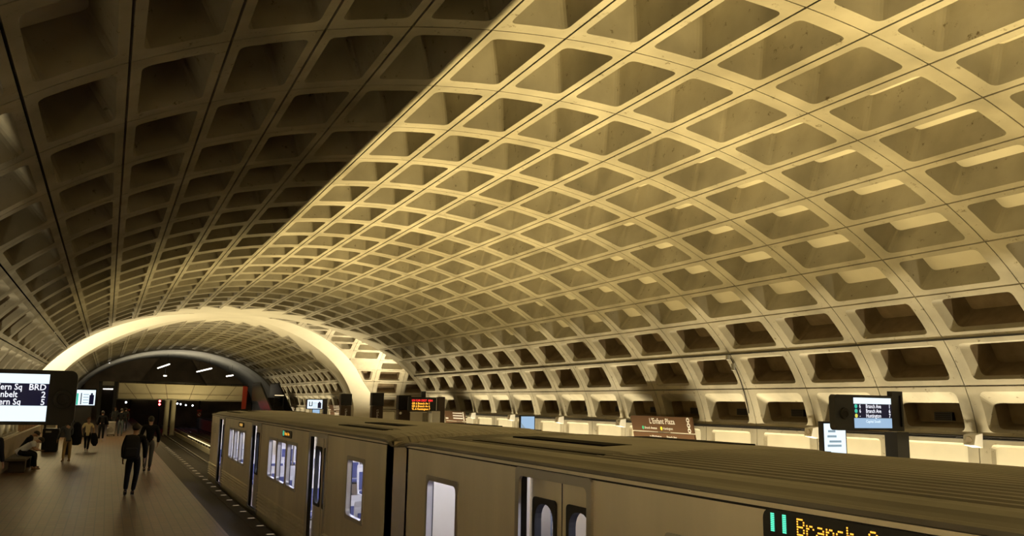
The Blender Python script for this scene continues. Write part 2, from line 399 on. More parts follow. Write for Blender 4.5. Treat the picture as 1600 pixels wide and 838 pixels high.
# the cross vault on both sides
cv = MB()
for sign in (1, -1):
    fm = cross_map(sign)
    for k in range(-12, 12):
        o0, o1 = k, k+1; kk = k if k >= 0 else -k-1; st = row_style(kk)
        def xb(o): return max(abs(prof(o)[0])+1.1+0.10*(12-abs(o)), 0) if abs(o) < 9.5 else 12.2
        b0, b1 = xb(o0), xb(o1)
        a = 12.2-2.4*4
        while a < 19:
            poly = [(a, o0), (a+2.4, o0), (a+2.4, o1), (a, o1)]
            dy = b1-b0; poly = clip(poly, -1.0, dy, -(b0-dy*o0))
            if len(poly) >= 3 and abs(area2(poly)) > 0.03: cell(cv, fm, poly, **(st if sign > 0 else dict(st, depth=0.08, bev=None, liner=False)))
            a += 2.4
        skip(band, fm, 0, 0, o0, o1, lambda o: abs(prof(o)[0]), lambda o: b0+(b1-b0)*(o-o0))
    xe = sign*21.7
    pts = [(xe, YC+GR*prof(o)[0], prof(o)[1]) for o in [x*0.5 for x in range(-24, 25)]]
    band.add(pts+[(xe, YC, -0.4)], [(i, i+1, len(pts)) for i in range(len(pts)-1)])
cv.build('ceiling', ['concrete', 'acoustic_liner', 'pale_panel'], kind='structure', smooth=None)
band.build('ceiling', 'smooth_concrete', kind='structure', smooth=None)
# plain ring at the far end, and the end wall behind the mezzanine
ring = MB(); rr = []
for yy, dd in ((YEND, 0.0), (YEND, -0.15), (YEND+1.5, -0.2), (117, -0.2), (117, 0.1)):
    rr.append([main_map(yy, x*0.25, dd) for x in range(-48, 49)])
ring.loft(rr, closed=False); ring.build('ceiling', 'ring_concrete', kind='structure', smooth=None)
ew = MB(); pts = [main_map(119, x*0.5, 0) for x in range(-24, 25)]
ew.add(pts+[(0, 119, -1.2)], [(i, i+1, len(pts)) for i in range(len(pts)-1)])
ew.box(-10.8, 10.8, 118.8, 119, -1.2, 0.8)
# two slanting slabs of the stair enclosures against the end wall
for sx in (-1, 1):
    ew.prism([(sx*2.0+0.6, 7.6), (sx*5.2+0.6, 2.6), (sx*9.6, 2.6), (sx*9.6, 5.0), (sx*4.6, 7.4)], 'y', 116.5, 118.8)
ew.box(-9, 9, 118.4, 118.8, 4.6, 4.8)
ew.build('wall_far', 'dark_wall', kind='structure')
# wall behind the camera closes the nave
bw = MB(); pts = [main_map(Y0-2.4*8, x*0.5, 0) for x in range(-24, 25)]
bw.add(pts+[(0, Y0-2.4*8, -1.2)], [(i, i+1, len(pts)) for i in range(len(pts)-1)])
bw.box(-10.8, 10.8, Y0-2.4*8-.2, Y0-2.4*8, -1.2, .8); bw.build('wall_near', 'dark_wall', kind='structure')

# ---------------------------------------------------------------- platforms, track bed, parapets
YA, YB = Y0-2.4*8, 119.0
for s in (-1, 1):
    nm = 'left' if s < 0 else 'right'
    fl = MB()
    xs = sorted((s*4.70, s*9.85))
    fl.box(xs[0], xs[1], YA, YB, -0.3, 0.0)
    fl.build('floor', 'pavers', kind='structure')
    ed = MB(); xs = sorted((s*4.70, s*4.16)); ed.box(xs[0], xs[1], YA, YB, -0.3, -0.004); ed.build('trim_edge_'+nm, 'granite_dark', kind='structure')
    ed = MB(); xs = sorted((s*4.16, s*3.88)); ed.box(xs[0], xs[1], YA, YB, -0.3, 0.004)
    xs = sorted((s*3.98, s*4.12)); ed.box(xs[0], xs[1], YA, YB, -1.2, -0.3); ed.build('trim_nosing_'+nm, 'granite_dark' if s < 0 else 'granite_light', kind='structure')
    pw = MB(); 
    def seg(a, b):
        xs = sorted((s*9.85, s*9.99)); pw.box(xs[0], xs[1], a, b, -0.25, 1.06)
    seg(YA, 49.2); seg(66.5, YB)
    pw.build('wall_parapet_'+nm, 'parapet', kind='structure')
    tr = MB(); xs = sorted((s*9.99, s*11.3)); tr.box(xs[0], xs[1], YA, YB, -0.45, -0.3)
    for a, b in ((YA, 49), (66.5, YB)): xs = sorted((s*10.80, s*11.0)); tr.box(xs[0], xs[1], a, b, -0.4, 0.75)
    tr.build('floor_trough_'+nm, 'smooth_concrete', kind='structure')
    cf_ = MB(); xs = sorted((s*9.85, s*21.8)); cf_.box(xs[0], xs[1], 49.0, 66.6, -0.3, -0.01)
    for yy in (49.4, 66.0):
        xs = sorted((s*10.8, s*21.8)); cf_.box(xs[0], xs[1], yy-.1, yy+.1, -.3, .75)
    cf_.build('floor_passage_'+nm, 'pavers', kind='structure')
tb = MB(); tb.box(-4.0, 4.0, YA, 200, -1.35, -1.2); tb.build('floor_track', 'track_bed', kind='structure')
ct = MB()
for x in (-0.42, 0.30): ct.box(x, x+.12, YA, YB, -1.2, -0.86)
ct.build('trim_centre_trough', 'smooth_concrete', kind='structure')
tun = MB(); tun.box(-4.3, -4.1, 119, 200, -1.2, 3.2); tun.box(4.1, 4.3, 119, 200, -1.2, 3.2); tun.box(-4.3, 4.3, 199.8, 200, -1.2, 3.2)
tun.build('wall_tunnel', 'black_gap', kind='structure')

# ---------------------------------------------------------------- track: rails, lamps of the centre trough
for x, lab in ((-2.92, 'outer steel rail of the near track beside the left platform'), (-1.48, 'inner steel rail of the near track beside the lit centre trough'),
               (1.48, 'inner steel rail of the far track beside the lit centre trough'), (2.92, 'outer steel rail of the far track below the right platform')):
    m = MB(); m.prism([(x-.07, -1.2), (x+.07, -1.2), (x+.07, -1.185), (x+.012, -1.17), (x+.012, -1.09), (x+.035, -1.075), (x+.035, -1.045), (x-.035, -1.045), (x-.035, -1.075), (x-.012, -1.09), (x-.012, -1.17), (x-.07, -1.185)], 'y', YA, 190)
    tag(m.build('rail', 'rail_steel'), lab, 'rail', 'running rails')
m = MB(); m.box(-3.72, -3.60, YA, 150, -1.05, -0.93)
for k in range(40): m.box(-3.72, -3.62, YA+1+k*4, YA+1.12+k*4, -1.2, -1.05)
tag(m.build('third_rail', 'track_bed'), 'dark covered power rail under the left platform edge', 'power rail')
# tubes in the centre trough, seen as a warm strip beyond the train
k = 0
for y in [31+2.0*i for i in range(26)]:
    m = MB(); m.tube([(0.02, y, -0.83), (0.02, y+1.8, -0.83)], 0.03, 8); m.cm = 1; m.box(-.02, .06, y+.02, y+.1, -1.2, -.84); m.box(-.02, .06, y+1.7, y+1.78, -1.2, -.84)
    tag(m.build('tube_lamp', ['lamp_warm', 'black_metal']), 'warm tube lamp in the trough between the two tracks', 'lamp', 'tube lamps of the centre trough')

# ---------------------------------------------------------------- the train
def holes_wall(mb, P, ys, zs, holes, t, rim=None):
    """wall in the plane P(y, z, depth) over ys x zs with rectangular holes (y0, y1, z0, z1), thickness t"""
    Y = sorted(set([ys[0], ys[1]]+[h[i] for h in holes for i in (0, 1)])); Z = sorted(set([zs[0], zs[1]]+[h[i] for h in holes for i in (2, 3)]))
    inside = lambda y, z: any(h[0] < y < h[1] and h[2] < z < h[3] for h in holes)
    for i in range(len(Y)-1):
        for j in range(len(Z)-1):
            if inside((Y[i]+Y[i+1])/2, (Z[j]+Z[j+1])/2): continue
            for d in (0, t): mb.quad(P(Y[i], Z[j], d), P(Y[i+1], Z[j], d), P(Y[i+1], Z[j+1], d), P(Y[i], Z[j+1], d))
    c0 = mb.cm
    if rim is not None: mb.cm = rim
    for y0, y1, z0, z1 in list(holes)+[(ys[0], ys[1], zs[0], zs[1])]:
        for a, b in (((y0, z0), (y1, z0)), ((y1, z0), (y1, z1)), ((y1, z1), (y0, z1)), ((y0, z1), (y0, z0))):
            mb.quad(P(*a, 0), P(*b, 0), P(*b, t), P(*a, t))
    mb.cm = c0
def frame_ring(mb, P, y0, y1, z0, z1, r, wdt, d0, d1):
    """rounded frame whose inner edge is rounded and whose outer edge covers the square hole"""
    o = rounded(y0-wdt, y1+wdt, z0-wdt, z1+wdt, min(r, .04)); i = rounded(y0+.02, y1-.02, z0+.02, z1-.02, r); n = len(o)
    mb.loft([[P(*p, d1) for p in i], [P(*p, d0) for p in i], [P(*p, d0) for p in o], [P(*p, d1) for p in o]])
def pane_poly(P, y0, y1, z0, z1, r, d): return [P(*p, d) for p in rounded(y0+.01, y1-.01, z0+.01, z1-.01, r)]
HW = 1.55
def make_car(name, label, y_mid, length, feats, signs, flip, ribs, lamp=None):
    """feats: ('w', y0, y1, panes) and ('d', y0, y1) in local y; x local 0 at the car's centre, z local 0 at the platform level"""
    root = thing(name, label, 'train car', (-2.2, y_mid, -1.045), 0, 'metro cars')
    Zo = 1.045
    h2 = length/2
    body = MB(); frames = []; panes = []
    for s in (-1, 1):
        P = lambda y, z, d, s=s: (s*(HW-d), y, z+Zo)
        holes = []
        for f in feats:
            if f[0] == 'd': holes.append((f[1], f[2], 0.03, 1.93))
            else:
                n = f[3]; wd = (f[2]-f[1]+0.14)/n-0.14
                for k in range(n): holes.append((f[1]+k*(wd+.14), f[1]+k*(wd+.14)+wd, 0.90, 1.70))
        body.cm = 0; holes_wall(body, P, (-h2, h2), (-0.30, 2.02), holes, 0.07, rim=1)
        # fluted lower band between the doors
        dy = sorted([(f[1], f[2]) for f in feats if f[0] == 'd']); edges = [-h2+.05]+[e for d in dy for e in (d[0]-.06, d[1]+.06)]+[h2-.05]
        for a, b in zip(edges[::2], edges[1::2]):
            for k in range(6):
                z = 0.10+k*0.068; body.prism([(s*(HW-.005), z+Zo), (s*(HW+.030), z+.016+Zo), (s*(HW+.030), z+.028+Zo), (s*(HW-.005), z+.042+Zo)], 'y', a, b)
        body.prism([(s*(HW-.01), 1.985+Zo), (s*(HW+.006), 1.987+Zo), (s*(HW+.006), 2.02+Zo), (s*(HW-.01), 2.02+Zo)], 'y', -h2, h2)
        body.cm = 1; body.box(*sorted((s*(HW-.01), s*(HW+.003))), -h2, h2, 1.972+Zo, 1.985+Zo)
        body.cm = 0
    # underframe and ends
    body.cm = 1; body.box(-1.45, 1.45, -h2+.1, h2-.1, -0.35+Zo, -0.20+Zo)
    for e in (-1, 1):
        P = lambda x, z, d, e=e: (x, e*(h2-d), z+Zo)
        body.cm = 0; holes_wall(body, P, (-HW, HW), (-0.30, 2.02), [(-0.36, 0.36, 0.05, 1.85)], 0.07, rim=1)
    o = body.build('body_shell', ['stainless', 'rubber'], root)
    # window frames, panes
    for s in (-1, 1):
        P = lambda y, z, d, s=s: (s*(HW-d), y, z+Zo)
        for f in feats:
            if f[0] != 'w': continue
            n = f[3]; wd = (f[2]-f[1]+0.14)/n-0.14
            for k in range(n):
                a = f[1]+k*(wd+.14); m = MB(); frame_ring(m, P, a, a+wd, .90, 1.70, .07, .035, -.012, .05); fr = m.build('window_frame', 'brushed_trim', root)
                m = MB(); m.add(pane_poly(P, a, a+wd, .90, 1.70, .06, .03), [tuple(range(24))]); m.build('window_pane', 'window_glass', fr)
        for f in feats:
            if f[0] != 'd': continue
            mid = (f[1]+f[2])/2; rec = 0.09
            m = MB(); frame_ring(m, P, f[1], f[2], .03, 1.93, .05, .05, -.02, .004); m.build('door_frame', 'brushed_trim', root)
            for a, b in ((f[1]+.01, mid-.008), (mid+.008, f[2]-.01)):
                c0, c1 = (a+.10, b-.10)
                m = MB(); Q = lambda y, z, d, s=s: (s*(HW-rec-d), y, z+Zo); holes_wall(m, Q, (a, b), (.04, 1.92), [(c0, c1, .80, 1.72)], .04, rim=1)
                dr = m.build('door', ['stainless', 'rubber'], root)
                m = MB(); frame_ring(m, Q, c0, c1, .80, 1.72, .13, .025, -.012, .05); m.build('gasket', 'rubber', dr)
                m = MB(); m.add(pane_poly(Q, c0, c1, .80, 1.72, .12, .02), [tuple(range(24))]); m.build('window_pane', 'window_glass', dr)
    # roof: gutter, coved band, ribbed skin, shrouds with dark louvres
    def roof_sec(x): return 2.105+0.050*(1-(x/1.30)**2)
    half = [(1.53, 1.99), (1.565, 2.02), (1.565, 2.045), (1.535, 2.055), (1.49, 2.05), (1.455, 2.065), (1.42, 2.085), (1.36, 2.10), (1.315, 2.105)]
    def section(inset_, dz):
        L = [(-x+inset_, z+dz*0.0+Zo) for x, z in half]; M = []
        nr = 26
        for k in range(nr):
            x0 = -1.29+2.58*k/nr; wv = 2.58/nr
            for t, hgt in ((.08, 0), (.22, 1), (.5, 1), (.64, 0)): M.append((x0+t*wv, roof_sec(x0+t*wv)+(0.010*hgt*ribs)+Zo))
        Rr = [(x-inset_, z+Zo) for x, z in half][::-1]
        return L+M+Rr
    m = MB(); sec = section(0, 0); ring = [[(p[0], y, p[1]-(d if abs(p[0]) < 1.5 else d*.3)) for p in sec] for y, d in ((-h2-.04, .10), (-h2+.10, .03), (-h2+.4, 0), (h2-.4, 0), (h2-.10, .03), (h2+.04, .10))]
    m.loft(ring, closed=False); m.add([p for p in ring[0]], [tuple(range(len(sec)))]); m.add([p for p in ring[-1]], [tuple(range(len(sec)))])
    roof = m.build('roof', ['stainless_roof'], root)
    for e in (-1, 1):
        y0, y1 = sorted((e*(h2-0.9), e*(h2-4.1)))
        m = MB()
        pr = [(-1.12, 2.11), (-1.05, 2.145), (-.6, 2.165), (0, 2.172), (.6, 2.165), (1.05, 2.145), (1.12, 2.11)]
        rings = [[(x, y, z-dz+Zo) for x, z in pr] for y, dz in ((y0, .03), (y0+.35, 0), (y1-.35, 0), (y1, .03))]
        m.loft(rings, closed=False)
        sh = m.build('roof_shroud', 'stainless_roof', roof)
        for sx in (-1, 1):
            m = MB(); m.box(*sorted((sx*1.10, sx*1.25)), y0+.35, y1-.35, 2.07+Zo, 2.125+Zo)
            m.box(*sorted((sx*.55, sx*.85)), y0+.9, y1-.5, 2.14+Zo, 2.168+Zo)
            m.build('louvre', 'black_gap', sh)
    # diaphragm at both ends and couplers
    for e in (-1, 1):
        m = MB()
        for k in range(4):
            a = h2+.005+k*.075; ww = .56 if k % 2 == 0 else .52
            m.box(-ww, -ww+.10, *sorted((e*a, e*(a+.07))), .0+Zo, 1.92+Zo); m.box(ww-.10, ww, *sorted((e*a, e*(a+.07))), .0+Zo, 1.92+Zo); m.box(-ww, ww, *sorted((e*a, e*(a+.07))), 1.86+Zo, 1.96+Zo)
        m.box(-.5, .5, *sorted((e*h2, e*(h2+.30))), -.06+Zo, 0.0+Zo); m.build('end_bellows', 'bellows_grey', root)
        m = MB(); m.box(-.34, .34, *sorted((e*(h2-.05), e*(h2-.02))), .05+Zo, 1.84+Zo); d = m.build('end_door', 'brushed_trim', root)
        m = MB(); m.prism([(p[0], p[1]+Zo) for p in rounded(-.2, .2, .9, 1.6, .06)], 'y', *sorted((e*(h2-.018), e*(h2-.012)))); m.build('window_pane', 'lamp_cool', d)  # pane glows by itself, in place of light from the car interior
    # wheels
    for e in (-1, 1):
        m = MB()
        for k in (-1, 1):
            yy = e*(h2-3.6)+k*1.1
            for sx in (-.74, .74): m.lathe([(.02, -.07), (.345, -.07), (.345, .06), (.02, .06)], (sx, yy, .36), 24, 'x')
            m.tube([(-.74, yy, .36), (.74, yy, .36)], .07)
        m.box(-.95, -.85, e*(h2-3.6)-1.5, e*(h2-3.6)+1.5, .25, .5); m.box(.85, .95, e*(h2-3.6)-1.5, e*(h2-3.6)+1.5, .25, .5); m.box(-1.0, 1.0, e*(h2-3.6)-.3, e*(h2-3.6)+.3, .4, .75)
        m.build('bogie', 'track_bed', root)
    # interior
    m = MB(); m.box(-1.47, 1.47, -h2+.08, h2-.08, -.02+Zo, .02+Zo); m.build('floor', 'interior_floor', root)
    m = MB(); m.box(-1.47, 1.47, -h2+.08, h2-.08, 1.96+Zo, 1.98+Zo); m.build('ceiling_lining', 'interior_wall', root)
    for sx in (-.62, .62):
        m = MB(); m.box(sx-.09, sx+.09, -h2+.6, h2-.6, 1.925+Zo, 1.958+Zo); m.build('ceiling_lamp', 'lamp_cool', root)
    doors = sorted([(f[1], f[2]) for f in feats if f[0] == 'd'])
    seat0 = None
    spots = []
    gaps = [-h2+.3]+[e for d in doors for e in (d[0]-.35, d[1]+.35)]+[h2-.3]
    for a, b in zip(gaps[::2], gaps[1::2]):
        y = a+.25
        while y+.5 < b: spots.append(y); y += .84
    for sx in (-1, 1):
        for y in spots:
            if seat0 is None:
                m = MB(); rg = []
                for (yy, zz, t) in ((0, .45, 0), (.40, .45, .02), (.44, .50, .03), (.50, .75, .03), (.53, 1.0, .02), (.52, 1.08, -.02)): rg.append([(x*(1 if abs(x) < .43 else .97), yy, zz+Zo) for x in (-.45, -.43, -.02, .02, .43, .45)])
                m.loft(rg, closed=False); rg2 = [[(p[0], p[1]+.04, p[2]-.04) for p in r] for r in rg]; m.loft(rg2, closed=False); m.loft([[r[0] for r in rg], [r[0] for r in rg2]], closed=False); m.loft([[r[-1] for r in rg], [r[-1] for r in rg2]], closed=False)
                m.loft([rg[-1], rg2[-1]], closed=False); m.box(-.06, .06, .1, .4, .02+Zo, .42+Zo)
                seat0 = m.build('seat', 'seat_shell', root)
                m = MB()
                for c in (-.225, .225):
                    m.bbox(c-.19, c+.19, .02, .40, .45+Zo, .52+Zo, .02); m.loft([[(c-.18, .435, .54+Zo), (c+.18, .435, .54+Zo), (c+.18, .455, .52+Zo), (c-.18, .455, .52+Zo)], [(c-.17, .475, .92+Zo), (c+.17, .475, .92+Zo), (c+.17, .51, .92+Zo), (c-.17, .51, .92+Zo)]], True, True)
                cu0 = m.build('seat_cushion', 'seat_blue', seat0); seat0.location = (sx*.98, y, 0)
            else:
                c = seat0.copy(); COL.objects.link(c); c.location = (sx*.98, y, 0); d = cu0.copy(); COL.objects.link(d); d.parent = c
    for y in [d[0]-.3 for d in doors]+[d[1]+.3 for d in doors]:
        m = MB(); m.tube([(-.5, y, .02+Zo), (-.5, y, 1.96+Zo)], .018, 8); m.build('grab_pole', 'rail_steel', root)
    if lamp:
        a, b = lamp
        m = MB(); rd = rounded(a, b, 1.80, 1.92, .03); P = lambda y, z, d: (-(HW-d), y, z+Zo)
        m.loft([[P(*p, .02) for p in rd], [P(*p, -.014) for p in rd]], True, True); ho = m.build('marker_lamp', 'rubber', root)
        m = MB(); rd = rounded(a+.2, b-.2, 1.825, 1.895, .02); m.loft([[P(*p, -.014) for p in rd], [P(*p, -.02) for p in rd]], True, True); m.build('lens', 'led_dim', ho)
        m = MB()
        for k in range(6): m.box(-(HW+.012), -(HW-.01), h2-1.35, h2-.75, 1.45+k*.055+Zo, 1.47+k*.055+Zo)
        m.build('louvre', 'brushed_trim', root)
    # destination signs on the platform side
    for (a, b, z0, z1, txt) in signs:
        P = lambda y, z, d: (-(HW-d), y, z+Zo)
        m = MB(); rd = rounded(a, b, z0, z1, .05); m.loft([[P(*p, .02) for p in rd], [P(*p, -.012) for p in rd]], True, True)
        hs = m.build('destination_sign', 'black_metal', root)
        hz = z1-z0; x = -(HW+.0135)
        m = MB()
        for k in range(2):
            ya = b-.06-.085*k
            for i in range(10): m.box(x-.001, x, ya-.026, ya, Zo+z1-.11+.0095*i, Zo+z1-.11+.0095*(i+.72))
        m.build('line_bar', 'led_green', hs)
        led_text(hs, txt, b-.25, Zo+z1-.065, .0125 if hz > .15 else .009, x)
    return root
FONT5 = {'B': '1E11111E11111E', 'r': '0000161910101 0'.replace(' ', ''), 'a': '00000E010F110F', 'n': '00001619111111', 'c': '00000E1010110E', 'h': '10101619111111', 'A': '0E11111F111111', 'v': '0000111111 0A04'.replace(' ', ''), 'e': '00000E111F100E', ' ': '00000000000000'}
def led_text(parent, s, y_left, zc, pitch, x):
    """dot-matrix letters: text runs towards -y as seen from the platform"""
    m = MB(); col = 0
    for ch in s:
        rows = FONT5[ch]
        for r in range(7):
            bits = int(rows[2*r:2*r+2], 16)
            for c in range(5):
                if bits >> (4-c) & 1:
                    yy = y_left-(col+c)*pitch*.85; zz = zc+(3-r)*pitch
                    m.box(x-.001, x, yy-pitch*.34, yy+pitch*.30, zz-pitch*.30, zz+pitch*.30)
        col += 6
    return m.build('led_text', 'led_amber', parent)
c1 = 19.95
make_car('metro_car', 'silver metro car farther from the camera, leading along the left track', c1, 19.5,
         [('w', 11.25-c1, 12.1-c1, 1), ('d', 13.4-c1, 14.65-c1), ('w', 15.7-c1, 18.6-c1, 3), ('d', 19.75-c1, 21.0-c1), ('w', 22.1-c1, 25.0-c1, 3), ('d', 26.2-c1, 27.45-c1)],
         [(16.25-c1, 17.15-c1, 1.79, 1.93, 'Branch Ave')], 1, 0.35, lamp=(22.4-c1, 23.3-c1))
c2 = -0.15
make_car('metro_car', 'silver metro car nearest the camera with ribbed roof and amber destination sign', c2, 19.3,
         [('w', 7.90-c2, 8.75-c2, 1), ('d', 5.35-c2, 6.5-c2), ('w', 1.7-c2, 4.4-c2, 3), ('d', -0.75-c2, 0.5-c2), ('w', -4.6-c2, -1.8-c2, 3), ('d', -7.0-c2, -5.75-c2)],
         [(2.52-c2, 3.55-c2, 1.79, 1.98, 'Branch Ave')], 1, 1.0)

# ---------------------------------------------------------------- mezzanine bridge at the far end, end wall lamps
m = MB(); m.box(-6.0, 6.2, 92.0, 117.5, 2.35, 2.60); m.box(-6.0, 6.2, 91.8, 92.0, 2.35, 2.42)
m.build('floor_mezzanine', 'ring_concrete', kind='structure')
m = MB(); m.loft([[(-6.0, 91.86, 2.40), (6.2, 91.86, 2.30), (6.2, 91.55, 3.86), (-6.0, 91.55, 3.94)], [(-6.0, 92.0, 2.40), (6.2, 92.0, 2.30), (6.2, 91.75, 3.86), (-6.0, 91.75, 3.94)]], True, True)
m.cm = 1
for xt, xb_ in ((-5.5, -4.3), (-3.6, -2.8), (-1.75, -1.45), (1.0, .6), (3.1, 2.2), (5.1, 4.1)):  # slanting darker ribs stand in for shadow stripes across the parapet face
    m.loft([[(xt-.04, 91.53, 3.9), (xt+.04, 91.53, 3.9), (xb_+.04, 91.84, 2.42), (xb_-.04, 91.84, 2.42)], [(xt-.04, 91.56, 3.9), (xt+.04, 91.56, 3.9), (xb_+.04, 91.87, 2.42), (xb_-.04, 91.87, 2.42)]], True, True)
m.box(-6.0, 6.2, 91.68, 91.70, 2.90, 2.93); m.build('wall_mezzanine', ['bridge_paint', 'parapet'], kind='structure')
m = MB(); m.tube([(-6.0, 91.6, 4.12), (6.2, 91.6, 4.05)], .035, 8)
for i in range(9): x = -5.9+i*1.5; m.tube([(x, 91.65, 3.85), (x, 91.6, 4.1)], .02, 6)
tag(m.build('handrail', 'black_metal'), 'dark handrail along the top of the concrete bridge', 'handrail')
for x, lab in ((-1.36, 'left one of the two pale columns under the bridge'), (-0.74, 'right one of the two pale columns under the bridge')):
    m = MB(); m.lathe([(.25, -1.2), (.25, -1.0), (.23, -.95), (.23, 2.2), (.27, 2.3), (.27, 2.36)], (x, 93.0, 0), 20); tag(m.build('column', 'smooth_concrete', smooth=False), lab, 'column')
def lamp_tube(a, b, label):
    t = thing('strip_lamp', label, 'lamp', a, 0, 'strip lamps of the end hall'); b = Vector(b)-Vector(a)
    m = MB(); m.tube([(0, 0, 0), b], .07, 8); m.build('tube', 'lamp_white', t)
    m = MB(); up = Vector((0, 0, .10)); m.tube([up, b+up], .05, 6)
    for f in (.15, .85): m.tube([b*f+up, b*f+Vector((0, 0, 1.2))], .015, 6)
    m.build('housing', 'black_metal', t)
lamp_tube((-1.18, 98, 6.18), (-1.63, 112, 6.18), 'leftmost of the four bright strip lamps hanging above the bridge')
lamp_tube((3.18, 98, 5.88), (2.92, 112, 5.88), 'longest strip lamp hanging above the middle of the bridge')
lamp_tube((6.0, 102, 5.3), (5.9, 107, 5.3), 'third strip lamp from the left above the bridge')
lamp_tube((8.2, 102, 6.0), (7.9, 107, 6.0), 'rightmost strip lamp above the bridge near the vault')
t = thing('dome_lamp', 'small bright dome lamp over the middle of the bridge', 'lamp', (-1.13, 105, 5.13))
m = MB(); m.lathe([(.02, -.12), (.16, -.08), (.2, 0), (.02, .02)], n=12); m.build('diffuser', 'lamp_white', t)
m = MB(); m.lathe([(.22, .02), (.12, .1), (.03, .14), (.03, .9)], n=12); m.build('shade', 'black_metal', t)
for z, lab in ((7.15, 'upper of two small spot lamps on the left of the end ring'), (6.14, 'lower of two small spot lamps on the left of the end ring')):
    t = thing('spot_lamp', lab, 'lamp', (-7.15, 100, z)); m = MB(); m.lathe([(.02, 0), (.14, .02), (.14, .3), (.02, .32)], n=12); m.build('lens', 'lamp_white', t)
    m = MB(); m.lathe([(.17, .3), (.17, .5), (.05, .55), (.03, .62)], n=12); m.build('housing', 'black_metal', t)
# lift tower, red banner, escalators
t = thing('lift_tower', 'tall dark lift tower on the left platform beside the bridge', 'lift tower', (-6.95, 89, 0))
m = MB(); m.box(-.80, -.50, -1, 1, 0, 4.0); m.box(.50, .80, -1, 1, 0, 4.0); m.box(-.5, .5, .7, 1, 0, 4.0); m.box(-.5, .5, -1, 1, 3.34, 3.6); m.build('shaft', 'black_metal', t)
m = MB(); m.box(-.42, .42, -1.05, -1.0, 3.25, 3.33); m.build('header_lamp', 'lamp_white', t)
m = MB(); m.box(-.5, .5, -.9, -.86, 0, 3.24); m.build('door', 'black_gap', t)
m = MB(); m.box(-.5, .5, -.95, -.93, 3.62, 4.0); m.build('glass_panel', 'ring_concrete', t)
t = thing('banner', 'narrow red banner hanging at the right end of the bridge', 'banner', (5.9, 90.9, 1.55))
m = MB(); m.loft([[(-.25, 0, 0), (.2, 0, .02), (.26, 0, 2.3), (-.22, 0, 2.38)], [(-.25, .03, 0), (.2, .03, .02), (.26, .03, 2.3), (-.22, .03, 2.38)]], True, True); m.build('cloth', 'red_banner', t)
m = MB(); m.tube([(-.3, .015, 2.42), (.34, .015, 2.34)], .03, 8); m.box(-.02, .02, .02, .36, 2.30, 2.40); m.build('bracket', 'black_metal', t)
t = thing('escalator', 'dark escalator rising from the right platform to the bridge', 'escalator', (7.3, 80, 0))
m = MB()
for sx in (-.95, .80): m.prism([(-6.5, 0), (-6.0, .95), (-4.5, .95), (4.5, 4.1), (9, 4.1), (9, 2.4), (5.5, 2.4), (-2.5, 0)], 'x', sx, sx+.15)
m.build('balustrade', 'black_metal', t)
m = MB()
for k in range(16): m.box(-.8, .8, -4.0+k*.5, -3.4+k*.5, max(0, k*.17-.3), .02+k*.175)
m.box(-.8, .8, 4.2, 9, 2.4, 2.75); m.build('steps', 'track_bed', t)
m = MB()
for sx in (-.87, .87): m.tube([(sx, -6.2, .98), (sx, -4.5, 1.02), (sx, 4.5, 4.17), (sx, 9, 4.17)], .05, 8)
m.build('handrail', 'rubber', t)
m = MB(); m.box(-.6, .2, -2.0, -1.95, 2.93, 2.98); m.build('header_lamp', 'lamp_warm', t); m = MB(); m.box(-.62, .22, -1.95, -1.9, 2.9, 3.02); m.box(-.62, -.56, -1.95, -1.9, .9, 2.95); m.box(.16, .22, -1.95, -1.9, .9, 2.95); m.build('portal', 'black_metal', t)
# signals and signs of the tunnel mouth
t = thing('rail_signal', 'red light signal standing beside the near track beyond the bridge', 'signal', (-1.1, 112, -1.2))
m = MB(); m.tube([(0, .15, 0), (0, .15, 3.7)], .06, 8); m.box(-.2, .2, .0, .2, 2.7, 3.6); m.build('mast', 'black_metal', t)
for z in (3.37, 2.98): m = MB(); m.lathe([(.01, -.04), (.11, -.03), (.12, 0)], (0, 0, z), 14, 'y'); m.build('lens', 'signal_red', t)
for x, z, lab in ((-5.08, 2.02, 'tiny blue lamp under the left end of the bridge'), (1.21, 1.88, 'leftmost of the small white lamps in the tunnel mouth'), (1.62, 1.81, 'second of the small white lamps in the tunnel mouth'), (2.25, 1.7, 'third and brightest of the small white lamps in the tunnel mouth'), (3.07, 1.67, 'rightmost of the small white lamps in the tunnel mouth')):
    t = thing('tunnel_lamp', lab, 'lamp', (x, 100 if x < 0 else 116, z), 0, 'tunnel lamps'); r = .09
    m = MB(); m.lathe([(.01, -.06), (r, -.03), (r, .03)], n=12, axis='y'); m.build('lens', 'lamp_cool', t)
    m = MB(); m.lathe([(r*1.2, .03), (r*1.2, .12), (.02, .14)], n=12, axis='y'); m.tube([(0, .1, .08), (0, .1, .45)], .02, 6); m.build('housing', 'black_metal', t)
for x, lab in ((-4.9, 'round red no entry sign at the far end of the left platform'), (2.25, 'round red no entry sign beside the far track')):
    zb = 0 if x < -4 else -1.2
    t = thing('no_entry_sign', lab, 'sign', (x, 98, zb)); z = .85-zb
    m = MB(); m.tube([(0, .06, 0), (0, .06, z+.5)], .03, 8); m.build('post', 'black_metal', t)
    m = MB(); m.lathe([(.01, -.012), (.21, -.012), (.21, .012), (.01, .012)], (0, 0, z), 24, 'y'); m.build('disc', 'white_paint', t)
    m = MB(); rg = []
    for r, h in ((.24, -.02), (.24, .0), (.15, .0), (.15, -.02), (.24, -.02)): rg.append([(r*sin(2*pi*k/24), h, z+r*cos(2*pi*k/24)) for k in range(24)])
    m.loft(rg); m.prism([(-.18, z+.10), (-.11, z+.18), (.18, z-.10), (.11, z-.18)], 'y', -.021, -.012); m.build('red_ring', 'red_banner', t)
    m = MB(); m.box(-.24, .24, -.01, .01, z+.32, z+.5); m.build('plate', 'red_banner', t)

